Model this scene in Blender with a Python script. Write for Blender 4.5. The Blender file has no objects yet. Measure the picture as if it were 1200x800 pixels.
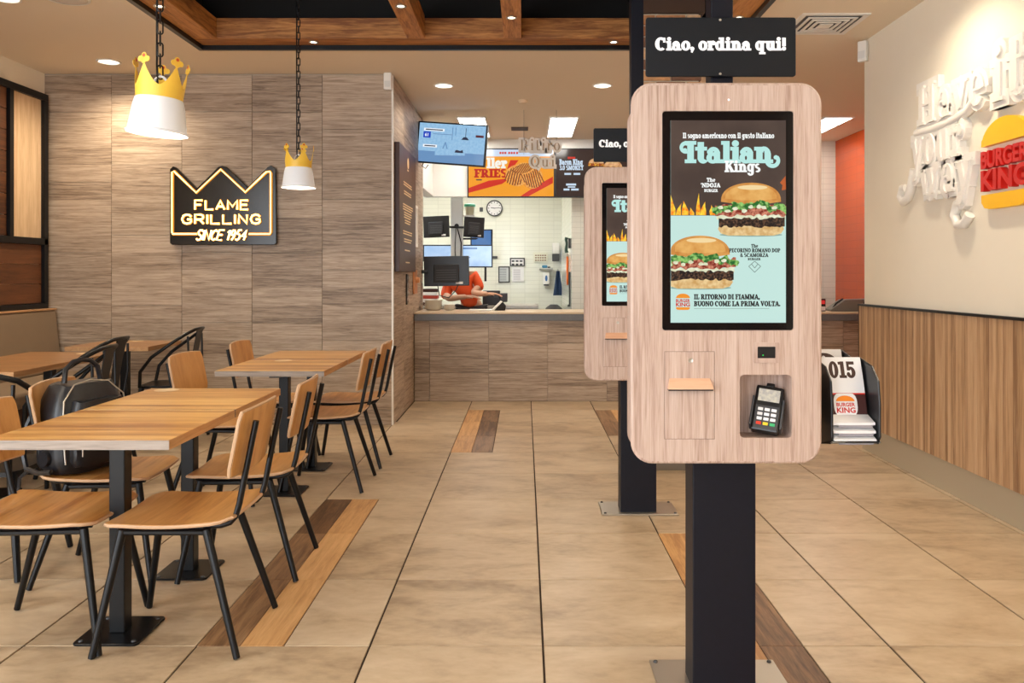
import bpy, bmesh, math, random
from mathutils import Vector, Matrix
random.seed(7)
PI = math.pi
SC = bpy.context.scene
COL = SC.collection
F, CX, CY, CH = 933.0, 615.0, 321.5, 1.286      # focal length (px), vanishing point, eye height (m)

# ------------------------------------------------------------------ camera, world, exposure
cam = bpy.data.cameras.new('camera'); cam_o = bpy.data.objects.new('camera', cam); COL.objects.link(cam_o)
cam.sensor_fit = 'HORIZONTAL'; cam.sensor_width = 36.0; cam.lens = 36.0 * F / 1200.0
cam.shift_x = -(CX - 600.0) / 1200.0; cam.shift_y = -(400.0 - CY) / 1200.0
cam.clip_start = 0.05; cam.clip_end = 100
cam_o.location = (0, 0, CH); cam_o.rotation_euler = (PI / 2, 0, 0)
SC.camera = cam_o
w = bpy.data.worlds.new('world'); SC.world = w; w.use_nodes = True
bg = w.node_tree.nodes['Background']; bg.inputs[0].default_value = (0.88, 0.94, 1.0, 1); bg.inputs[1].default_value = 7.4
SC.view_settings.view_transform = 'Standard'; SC.view_settings.look = 'None'
SC.view_settings.exposure = 0.0; SC.view_settings.gamma = 1.0; SC.view_settings.use_curve_mapping = False
WARM = (1.0, 0.84, 0.63); NEUT = (1.0, 0.92, 0.80)
P_DOWN, P_SPOT, P_PANEL = 60.0, 16.0, 16.0
# portal for the storefront window behind the camera (guides sky sampling, adds no light)
for (sx_, loc_, rot_) in ((3.9, (-1.9, -2.78, 1.45), (-PI/2, 0, 0)), (4.2, (-4.08, -.6, 1.45), (0, -PI/2, 0))):
    pl = bpy.data.lights.new('window_portal', 'AREA'); pl.shape = 'RECTANGLE'; pl.cycles.is_portal = True
    pl.size, pl.size_y = (sx_, 2.7) if rot_[0] else (2.7, sx_)
    po = bpy.data.objects.new('window_portal', pl); COL.objects.link(po); po.location = loc_; po.rotation_euler = rot_

def PX(px, py, Y):            # photo pixel at a known depth -> world point
    return Vector(((px - CX) / F * Y, Y, CH - (py - CY) / F * Y))

# ------------------------------------------------------------------ materials
MATS = {}
def _new(name):
    m = bpy.data.materials.new(name); m.use_nodes = True
    nt = m.node_tree; b = nt.nodes['Principled BSDF']
    return m, nt, b
def plain(name, col, rough=0.5, metal=0.0, spec=0.5, emit=None, es=0.0, noise=0.0, nscale=20, coat=0.0, bump=0.0):
    if name in MATS: return MATS[name]
    m, nt, b = _new(name)
    b.inputs['Base Color'].default_value = (*col, 1); b.inputs['Roughness'].default_value = rough
    b.inputs['Metallic'].default_value = metal; b.inputs['Specular IOR Level'].default_value = spec
    if coat: b.inputs['Coat Weight'].default_value = coat; b.inputs['Coat Roughness'].default_value = 0.08
    if emit: b.inputs['Emission Color'].default_value = (*emit, 1); b.inputs['Emission Strength'].default_value = es
    if noise or bump:
        tc = nt.nodes.new('ShaderNodeTexCoord'); n = nt.nodes.new('ShaderNodeTexNoise')
        n.inputs['Scale'].default_value = nscale; n.inputs['Detail'].default_value = 5
        nt.links.new(tc.outputs['Object'], n.inputs['Vector'])
        if noise:
            r = nt.nodes.new('ShaderNodeValToRGB'); r.color_ramp.elements[0].position = 0.3; r.color_ramp.elements[1].position = 0.7
            r.color_ramp.elements[0].color = (*[c * (1 - noise) for c in col], 1)
            r.color_ramp.elements[1].color = (*[min(1, c * (1 + noise)) for c in col], 1)
            nt.links.new(n.outputs['Fac'], r.inputs['Fac']); nt.links.new(r.outputs['Color'], b.inputs['Base Color'])
        if bump:
            bp = nt.nodes.new('ShaderNodeBump'); bp.inputs['Strength'].default_value = bump; bp.inputs['Distance'].default_value = 0.002
            nt.links.new(n.outputs['Fac'], bp.inputs['Height']); nt.links.new(bp.outputs['Normal'], b.inputs['Normal'])
    MATS[name] = m; return m
def grain(name, cols, scale=(1, 14, 14), rough=0.45, nscale=3.0, detail=6, distort=0.6, rand=0.25, bands=None, bump=0.15, spec=0.5, pos=None, fine=0.35, coat=0.0):
    """wood: noise stretched along one axis; cols = ramp colours; bands=(axis, pitch, amount) printed plank bands"""
    if name in MATS: return MATS[name]
    m, nt, b = _new(name); L = nt.links.new; N = nt.nodes.new
    tc = N('ShaderNodeTexCoord'); oi = N('ShaderNodeObjectInfo')
    add = N('ShaderNodeVectorMath'); add.operation = 'MULTIPLY_ADD'
    comb = N('ShaderNodeCombineXYZ')
    for i in range(3): L(oi.outputs['Random'], comb.inputs[i])
    L(comb.outputs[0], add.inputs[0]); add.inputs[1].default_value = (17.0, 31.0, 23.0); L(tc.outputs['Object'], add.inputs[2])
    mp = N('ShaderNodeMapping'); mp.inputs['Scale'].default_value = scale; L(add.outputs[0], mp.inputs['Vector'])
    n = N('ShaderNodeTexNoise'); n.inputs['Scale'].default_value = nscale; n.inputs['Detail'].default_value = detail; n.inputs['Distortion'].default_value = distort
    n.inputs['Roughness'].default_value = 0.6
    L(mp.outputs[0], n.inputs['Vector'])
    n2 = N('ShaderNodeTexNoise'); n2.inputs['Scale'].default_value = nscale * 6; n2.inputs['Detail'].default_value = 4; L(mp.outputs[0], n2.inputs['Vector'])
    mx = N('ShaderNodeMath'); mx.operation = 'MULTIPLY_ADD'; L(n2.outputs['Fac'], mx.inputs[0]); mx.inputs[1].default_value = fine
    ms = N('ShaderNodeMath'); ms.operation = 'MULTIPLY_ADD'; L(n.outputs['Fac'], ms.inputs[0]); ms.inputs[1].default_value = 1.0 ; ms.inputs[2].default_value = -fine / 2
    L(ms.outputs[0], mx.inputs[2])
    fac = mx.outputs[0]
    rv = N('ShaderNodeMath'); rv.operation = 'MULTIPLY_ADD'; L(oi.outputs['Random'], rv.inputs[0]); rv.inputs[1].default_value = rand; L(fac, rv.inputs[2])
    rs = N('ShaderNodeMath'); rs.operation = 'SUBTRACT'; L(rv.outputs[0], rs.inputs[0]); rs.inputs[1].default_value = rand / 2
    fac = rs.outputs[0]
    if bands:
        ax, pitch, amt = bands
        sp = N('ShaderNodeSeparateXYZ'); L(tc.outputs['Object'], sp.inputs[0])
        dv = N('ShaderNodeMath'); dv.operation = 'DIVIDE'; L(sp.outputs[ax], dv.inputs[0]); dv.inputs[1].default_value = pitch
        fl = N('ShaderNodeMath'); fl.operation = 'FLOOR'; L(dv.outputs[0], fl.inputs[0])
        ad = N('ShaderNodeMath'); ad.operation = 'MULTIPLY_ADD'; L(oi.outputs['Random'], ad.inputs[0]); ad.inputs[1].default_value = 57.0; L(fl.outputs[0], ad.inputs[2])
        wn = N('ShaderNodeTexWhiteNoise'); wn.noise_dimensions = '1D'; L(ad.outputs[0], wn.inputs['W'])
        ba = N('ShaderNodeMath'); ba.operation = 'MULTIPLY_ADD'; L(wn.outputs['Value'], ba.inputs[0]); ba.inputs[1].default_value = amt; L(fac, ba.inputs[2])
        bs = N('ShaderNodeMath'); bs.operation = 'SUBTRACT'; L(ba.outputs[0], bs.inputs[0]); bs.inputs[1].default_value = amt / 2
        fac = bs.outputs[0]
    r = N('ShaderNodeValToRGB'); els = r.color_ramp.elements
    ps = pos or [0.28 + 0.44 * i / (len(cols) - 1) for i in range(len(cols))]
    while len(els) < len(cols): els.new(0.5)
    for e, c, p in zip(els, cols, ps): e.position = p; e.color = (*c, 1)
    L(fac, r.inputs['Fac']); L(r.outputs['Color'], b.inputs['Base Color'])
    b.inputs['Roughness'].default_value = rough; b.inputs['Specular IOR Level'].default_value = spec
    if coat: b.inputs['Coat Weight'].default_value = coat; b.inputs['Coat Roughness'].default_value = 0.12
    if bump:
        bp = N('ShaderNodeBump'); bp.inputs['Strength'].default_value = bump; bp.inputs['Distance'].default_value = 0.001
        L(n2.outputs['Fac'], bp.inputs['Height']); L(bp.outputs['Normal'], b.inputs['Normal'])
    MATS[name] = m; return m
def subway(name, col, mortar, bw, bh, rough=0.12, swap=False):
    """glazed wall tile too far away to pick apart; u along x (or y when swap), v along z"""
    m, nt, b = _new(name); L = nt.links.new; N = nt.nodes.new
    tc = N('ShaderNodeTexCoord'); sp = N('ShaderNodeSeparateXYZ'); cb = N('ShaderNodeCombineXYZ')
    L(tc.outputs['Object'], sp.inputs[0]); L(sp.outputs[1 if swap else 0], cb.inputs[0]); L(sp.outputs[2], cb.inputs[1])
    br = N('ShaderNodeTexBrick'); br.offset = 0.0
    br.inputs['Color1'].default_value = (*col, 1); br.inputs['Color2'].default_value = (*[c * .95 for c in col], 1); br.inputs['Mortar'].default_value = (*mortar, 1)
    br.inputs['Scale'].default_value = 1.0; br.inputs['Brick Width'].default_value = bw; br.inputs['Row Height'].default_value = bh
    br.inputs['Mortar Size'].default_value = 0.004; br.inputs['Mortar Smooth'].default_value = 0.2
    L(cb.outputs[0], br.inputs['Vector']); L(br.outputs['Color'], b.inputs['Base Color'])
    bp = N('ShaderNodeBump'); bp.inputs['Strength'].default_value = 0.3; bp.inputs['Distance'].default_value = -0.003
    L(br.outputs['Fac'], bp.inputs['Height']); L(bp.outputs['Normal'], b.inputs['Normal'])
    b.inputs['Roughness'].default_value = rough
    return m
def screen(name, col, es=1.0, col2=None, nscale=60, rough=0.12, stretch=(1, 1, 1), lo=.35, hi=.65):
    if name in MATS: return MATS[name]
    m, nt, b = _new(name)
    b.inputs['Base Color'].default_value = (0.01, 0.01, 0.01, 1); b.inputs['Roughness'].default_value = rough
    b.inputs['Emission Color'].default_value = (*col, 1); b.inputs['Emission Strength'].default_value = es
    if col2:
        tc = nt.nodes.new('ShaderNodeTexCoord'); mp = nt.nodes.new('ShaderNodeMapping'); mp.inputs['Scale'].default_value = stretch
        n = nt.nodes.new('ShaderNodeTexNoise'); n.inputs['Scale'].default_value = nscale
        n.inputs['Detail'].default_value = 3; nt.links.new(tc.outputs['Object'], mp.inputs[0]); nt.links.new(mp.outputs[0], n.inputs['Vector'])
        r = nt.nodes.new('ShaderNodeValToRGB'); r.color_ramp.elements[0].position = lo; r.color_ramp.elements[1].position = hi
        r.color_ramp.elements[0].color = (*col, 1); r.color_ramp.elements[1].color = (*col2, 1)
        nt.links.new(n.outputs['Fac'], r.inputs['Fac']); nt.links.new(r.outputs['Color'], b.inputs['Emission Color'])
    MATS[name] = m; return m
def srgb(r, g, b):
    f = lambda c: ((c / 255.0) / 12.92) if c <= 10 else (((c / 255.0) + 0.055) / 1.055) ** 2.4
    return (f(r), f(g), f(b))

M_floor = grain('stone_tile', [srgb(150, 128, 102), srgb(184, 162, 133), srgb(200, 180, 153)], scale=(1.2, 2.2, 1), rough=0.34, nscale=2.6, distort=0.5, detail=9, rand=0.16, bump=0.05, fine=0.30)
M_grout = plain('dark_grout', srgb(52, 38, 28), 0.9)
M_plank_dk = grain('dark_floor_plank', [srgb(78, 54, 36), srgb(122, 90, 62), srgb(152, 118, 84)], scale=(12, 1, 12), rough=0.4, nscale=3)
M_plank_lt = grain('light_floor_plank', [srgb(166, 120, 74), srgb(196, 150, 98), srgb(212, 168, 116)], scale=(12, 1, 12), rough=0.4, nscale=3)
M_walltile = grain('wood_look_tile', [srgb(116, 97, 80), srgb(166, 146, 126), srgb(194, 175, 154)], scale=(1.1, 24, 24), rough=0.5, nscale=2.6, distort=0.9, rand=0.10, bands=(2, 0.15, 0.16), bump=0.08)
M_walltile_y = grain('wood_look_tile_side', [srgb(116, 97, 80), srgb(166, 146, 126), srgb(194, 175, 154)], scale=(24, 1.1, 24), rough=0.5, nscale=2.6, distort=0.9, rand=0.10, bands=(2, 0.15, 0.16), bump=0.08)
M_wgrout = plain('wall_grout', srgb(176, 164, 148), 0.9)
M_cream = plain('cream_paint', srgb(241, 232, 214), 0.75, noise=0.015, nscale=3)
M_ceil = plain('ceiling_paint', srgb(234, 219, 196), 0.85)
M_white = plain('white_paint', srgb(238, 236, 230), 0.5)
M_black = plain('black_powder_coat', srgb(9, 10, 13), 0.34, spec=0.35)
M_post = plain('kiosk_post_steel', srgb(17, 18, 28), 0.45, spec=0.25, noise=0.08, nscale=60)
M_void = plain('void_black', srgb(16, 13, 11), 0.9)
M_beam = grain('oak_beam', [srgb(132, 78, 34), srgb(190, 128, 66), srgb(212, 154, 90)], scale=(1, 12, 12), rough=0.55, nscale=2.2, distort=1.2)
M_beam_y = grain('oak_beam_long', [srgb(132, 78, 34), srgb(190, 128, 66), srgb(212, 154, 90)], scale=(12, 1, 12), rough=0.55, nscale=2.2, distort=1.2)
M_kwood = grain('kiosk_laminate', [srgb(158, 128, 112), srgb(190, 164, 149), srgb(204, 181, 168)], scale=(26, 10, 0.9), rough=0.42, nscale=2.6, distort=0.7, rand=0.0, bump=0.05, fine=0.5)
M_kwood_side = grain('kiosk_laminate_edge', [srgb(154, 126, 112), srgb(186, 160, 146), srgb(198, 174, 160)], scale=(10, 16, 0.9), rough=0.45, nscale=2.6, rand=0.0, bump=0.05)
M_panel = grain('ribbed_oak_panel', [srgb(138, 102, 70), srgb(180, 142, 104), srgb(200, 164, 126)], scale=(12, 12, 0.6), rough=0.5, nscale=2.4, rand=0.12, bands=(1, 0.0295, 0.32), bump=0.1)
M_table = grain('table_oak', [srgb(162, 102, 44), srgb(206, 150, 78), srgb(230, 182, 108)], scale=(0.7, 11, 1), rough=0.28, nscale=2.4, distort=0.3, rand=0.08, bands=(1, 0.045, 0.46), bump=0.04, coat=0.3)
M_table_dk = grain('table_walnut', [srgb(128, 88, 52), srgb(164, 118, 74), srgb(180, 134, 88)], scale=(0.7, 11, 1), rough=0.3, nscale=2.4, distort=0.3, rand=0.08, bands=(1, 0.052, 0.16), bump=0.04, coat=0.15)
M_edge = grain('table_edge', [srgb(112, 98, 88), srgb(152, 138, 126), srgb(172, 158, 146)], scale=(1, 1, 20), rough=0.5, nscale=2)
M_edge_br = grain('table_side_edge', [srgb(150, 108, 68), srgb(186, 142, 98), srgb(200, 160, 116)], scale=(20, 1, 20), rough=0.5, nscale=2)
M_seat = grain('seat_oak', [srgb(168, 112, 54), srgb(202, 146, 80), srgb(216, 164, 98)], scale=(9, 0.8, 9), rough=0.34, nscale=1.6, distort=0.4, rand=0.1, bands=(0, 0.085, 0.26), bump=0.04)
M_back = grain('backrest_oak', [srgb(180, 124, 66), srgb(202, 148, 86), srgb(212, 160, 98)], scale=(10, 10, 0.9), rough=0.36, nscale=1.6, distort=0.4, rand=0.15, bump=0.04)
M_plyedge = plain('plywood_edge', srgb(196, 160, 126), 0.5)
M_bench = plain('taupe_vinyl', srgb(138, 118, 96), 0.5, noise=0.04, nscale=8)
M_steel = plain('brushed_steel', srgb(190, 184, 174), 0.35, metal=0.9)
M_orange = subway('orange_tile', srgb(208, 82, 22), srgb(194, 76, 20), 0.4, 0.1, 0.25, True)
M_ktile = subway('kitchen_tile', srgb(236, 236, 222), srgb(218, 218, 204), 0.24, 0.07)
M_ktile_s = subway('kitchen_tile_side', srgb(238, 238, 226), srgb(218, 218, 204), 0.24, 0.07, 0.12, True)
M_counter = plain('grey_counter', srgb(104, 105, 107), 0.4, noise=0.06, nscale=40)
M_ctop = plain('counter_top', srgb(206, 184, 154), 0.35)
M_leather = plain('black_leather', srgb(24, 25, 30), 0.32, noise=0.15, nscale=90, bump=0.25)
M_gold = plain('gold_card', srgb(242, 196, 66), 0.45)
M_shade = plain('white_enamel', srgb(240, 242, 246), 0.3)
M_glow = plain('lamp_glow', (1, 1, 1), 0.5, emit=(1.0, 0.9, 0.72), es=3.0)
M_spotglow = plain('spot_glow', (1, 1, 1), 0.5, emit=(1.0, 0.85, 0.6), es=8.0)
M_panelglow = plain('panel_glow', (1, 1, 1), 0.5, emit=(1.0, 0.97, 0.9), es=P_PANEL)
M_neon = plain('neon_tube', (1, .8, .4), 0.4, emit=(1.0, 0.55, 0.13), es=5.5)
M_neonw = plain('neon_script', (1, .9, .6), 0.4, emit=(1.0, 0.60, 0.20), es=5.5)
M_signblk = plain('sign_black', srgb(24, 19, 17), 0.2)
M_red = plain('logo_red', srgb(206, 28, 20), 0.4)
M_yellow = plain('logo_yellow', srgb(255, 196, 10), 0.4)
M_lorange = plain('logo_orange', srgb(245, 140, 30), 0.4)
M_brown = plain('dark_brown', srgb(62, 34, 24), 0.5)
M_maroon = plain('card_maroon', srgb(66, 26, 22), 0.5)
M_paper = plain('white_paper', srgb(236, 234, 234), 0.6)
M_letter = plain('white_letter', srgb(244, 240, 232), 0.4)
M_blkpl = plain('black_plastic', srgb(20, 20, 22), 0.35)
M_dkgrey = plain('dark_grey_plastic', srgb(64, 64, 66), 0.45)
M_base = plain('beige_skirting', srgb(176, 160, 134), 0.5)
M_skin = plain('skin', srgb(206, 158, 128), 0.5)
M_shirt = plain('orange_red_shirt', srgb(230, 84, 28), 0.7)
M_trouser = plain('dark_trousers', srgb(34, 32, 34), 0.8)
M_hair = plain('dark_hair', srgb(36, 26, 20), 0.6)

# ------------------------------------------------------------------ mesh builder
class MB:
    def __init__(s): s.v = []; s.f = []
    def add(s, vs, fs, M=None):
        o = len(s.v)
        s.v += [tuple(M @ Vector(v)) if M else tuple(v) for v in vs]
        s.f += [tuple(i + o for i in f) for f in fs]; return s
    def box(s, x0, x1, y0, y1, z0, z1, M=None):
        v = [(x0,y0,z0),(x1,y0,z0),(x1,y1,z0),(x0,y1,z0),(x0,y0,z1),(x1,y0,z1),(x1,y1,z1),(x0,y1,z1)]
        return s.add(v, [(0,3,2,1),(4,5,6,7),(0,1,5,4),(1,2,6,5),(2,3,7,6),(3,0,4,7)], M)
    def tube(s, pts, r, n=8, caps=True, M=None, closed=False):
        pts = [Vector(p) for p in pts]; k = len(pts)
        rr = r if isinstance(r, (list, tuple)) else [r] * k
        vs = []; fs = []; up = None
        for i, p in enumerate(pts):
            a = pts[(i - 1) % k] if (closed or i > 0) else p; c = pts[(i + 1) % k] if (closed or i < k - 1) else p
            t = (c - a)
            t = t.normalized() if t.length > 1e-9 else Vector((0, 0, 1))
            if up is None:
                up = Vector((0, 0, 1)) if abs(t.z) < 0.9 else Vector((1, 0, 0))
            u = (up - t * up.dot(t)); u = u.normalized() if u.length > 1e-6 else t.orthogonal().normalized()
            up = u; v = t.cross(u)
            for j in range(n):
                an = 2 * PI * (j + .5) / n; vs.append(p + (u * math.cos(an) + v * math.sin(an)) * rr[i])
        m = k if closed else k - 1
        for i in range(m):
            for j in range(n):
                a = i * n + j; b = i * n + (j + 1) % n; i2 = (i + 1) % k
                fs.append((a, b, i2 * n + (j + 1) % n, i2 * n + j))
        if caps and not closed:
            fs.append(tuple(reversed(range(n)))); fs.append(tuple(range((k - 1) * n, k * n)))
        return s.add(vs, fs, M)
    def lathe(s, prof, n=24, M=None, cap0=False, cap1=False):
        vs = []; fs = []
        for (r, z) in prof:
            for j in range(n):
                a = 2 * PI * j / n; vs.append((r * math.cos(a), r * math.sin(a), z))
        for i in range(len(prof) - 1):
            for j in range(n):
                a = i * n + j; b = i * n + (j + 1) % n; fs.append((a, b, b + n, a + n))
        if cap0: fs.append(tuple(reversed(range(n))))
        if cap1: fs.append(tuple(range((len(prof) - 1) * n, len(prof) * n)))
        return s.add(vs, fs, M)
    def disc(s, r, z=0, n=24, M=None, flip=False):
        f = tuple(range(n)); f = tuple(reversed(f)) if flip else f
        return s.add([(r * math.cos(2*PI*j/n), r * math.sin(2*PI*j/n), z) for j in range(n)], [f], M)
    def prism(s, poly, y0, y1, M=None):
        """polygon in (x,z), extruded along y from y0 (front) to y1"""
        n = len(poly)
        ar = sum(poly[i][0]*poly[(i+1)%n][1] - poly[(i+1)%n][0]*poly[i][1] for i in range(n))
        if ar < 0: poly = list(reversed(poly))
        vs = [(p[0], y0, p[1]) for p in poly] + [(p[0], y1, p[1]) for p in poly]
        fs = [tuple(range(n)), tuple(reversed(range(n, 2*n)))] + [(i, n+i, n+(i+1)%n, (i+1)%n) for i in range(n)]
        return s.add(vs, fs, M)
    def flat(s, poly, y, M=None):
        n = len(poly)
        ar = sum(poly[i][0]*poly[(i+1)%n][1] - poly[(i+1)%n][0]*poly[i][1] for i in range(n))
        if ar < 0: poly = list(reversed(poly))
        return s.add([(p[0], y, p[1]) for p in poly], [tuple(range(n))], M)
    def surf(s, fn, nu, nv, M=None):
        vs = [fn(i / nu, j / nv) for i in range(nu + 1) for j in range(nv + 1)]
        fs = [(i*(nv+1)+j, (i+1)*(nv+1)+j, (i+1)*(nv+1)+j+1, i*(nv+1)+j+1) for i in range(nu) for j in range(nv)]
        return s.add(vs, fs, M)
    def thick(s, fn, nu, nv, off, M=None):
        """surface fn(u,v) and its offset copy, closed at the rim; off = Vector offset"""
        N = (nu+1)*(nv+1); off = Vector(off)
        top = [Vector(fn(i / nu, j / nv)) for i in range(nu + 1) for j in range(nv + 1)]
        vs = top + [p + off for p in top]; fs = []
        id = lambda i, j: i*(nv+1)+j
        for i in range(nu):
            for j in range(nv):
                q = (id(i,j), id(i+1,j), id(i+1,j+1), id(i,j+1)); fs.append(q); fs.append(tuple(reversed([a+N for a in q])))
        rim = [id(i,0) for i in range(nu)] + [id(nu,j) for j in range(nv)] + [id(i,nv) for i in range(nu,0,-1)] + [id(0,j) for j in range(nv,0,-1)]
        for a, b in zip(rim, rim[1:] + rim[:1]): fs.append((b, a, a+N, b+N))
        return s.add(vs, fs, M)
    def build(s, name, mat, parent=None, smooth=False, bevel=0.0, seg=2, loc=None, fixn=True):
        me = bpy.data.meshes.new(name); me.from_pydata(s.v, [], s.f); me.validate()
        if fixn or bevel:
            bm = bmesh.new(); bm.from_mesh(me)
            if fixn: bmesh.ops.recalc_face_normals(bm, faces=bm.faces)
            if bevel:
                ed = [e for e in bm.edges if len(e.link_faces) == 2 and e.calc_face_angle(0) > 0.6]
                bmesh.ops.bevel(bm, geom=ed, offset=bevel, segments=seg, affect='EDGES', profile=0.5)
            bm.to_mesh(me); bm.free()
        if smooth:
            me.polygons.foreach_set('use_smooth', [True] * len(me.polygons))
            try: me.set_sharp_from_angle(angle=math.radians(40))
            except Exception: pass
        me.materials.append(mat)
        return link(name, me, parent, loc)
def link(name, me, parent=None, loc=None):
    o = bpy.data.objects.new(name, me); COL.objects.link(o)
    if parent: o.parent = parent
    if loc is not None: o.location = loc
    return o
def thing(name, label, cat, loc=(0, 0, 0), rz=0, group=None):
    o = bpy.data.objects.new(name, None); COL.objects.link(o); o.location = loc; o.rotation_euler = (0, 0, rz)
    return tag(o, label, cat, group)
def tag(o, label, cat, group=None):
    o['label'] = label; o['category'] = cat
    if group: o['group'] = group
    return o
def struct(o): o['kind'] = 'structure'; return o
def copy_tree(o, parent=None):
    c = o.copy(); COL.objects.link(c); c.parent = parent
    for ch in [k for k in o.children]: copy_tree(ch, c)
    return c
def rrect(x0, x1, z0, z1, r, n=6, corners=(1,1,1,1)):
    out = []
    for (cx, cz, a, k) in ((x1-r, z1-r, 0, 0), (x0+r, z1-r, 90, 1), (x0+r, z0+r, 180, 2), (x1-r, z0+r, 270, 3)):
        if corners[k]:
            for i in range(n + 1):
                t = math.radians(a + 90 * i / n); out.append((cx + r * math.cos(t), cz + r * math.sin(t)))
        else:
            t = math.radians(a + 45); out.append((cx + math.copysign(r, math.cos(t)), cz + math.copysign(r, math.sin(t))))
    return out
def ell(cx, cz, rx, rz, a0=0, a1=360, n=24):
    return [(cx + rx * math.cos(math.radians(a0 + (a1-a0)*i/n)), cz + rz * math.sin(math.radians(a0 + (a1-a0)*i/n))) for i in range(n + (0 if a1-a0 >= 360 else 1))]
def plate(name, outer, holes, y0, y1, mat, parent, bevel=0.0):
    """flat board in xz with holes, y0 front to y1 back"""
    bm = bmesh.new(); fr = []; 
    for y in (y0, y1):
        loops = []
        for lp in [outer] + holes:
            vs = [bm.verts.new((p[0], y, p[1])) for p in lp]
            es = [bm.edges.new((vs[i], vs[(i+1) % len(vs)])) for i in range(len(vs))]
            loops.append((vs, es))
        bmesh.ops.triangle_fill(bm, edges=[e for l in loops for e in l[1]], use_beauty=True, normal=(0, -1 if y == y0 else 1, 0))
        fr.append(loops)
    for (a, _), (b, _) in zip(fr[0], fr[1]):
        n = len(a)
        for i in range(n): bm.faces.new((a[i], a[(i+1)%n], b[(i+1)%n], b[i]))
    bmesh.ops.recalc_face_normals(bm, faces=bm.faces)
    me = bpy.data.meshes.new(name); bm.to_mesh(me); bm.free(); me.materials.append(mat)
    return link(name, me, parent)
def mapped(fn):
    """Matrix that maps local (x right, y depth, z up) from a rotation about z plus location"""
    return fn
def RZ(a, loc=(0, 0, 0)): return Matrix.Translation(loc) @ Matrix.Rotation(a, 4, 'Z')

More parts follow.
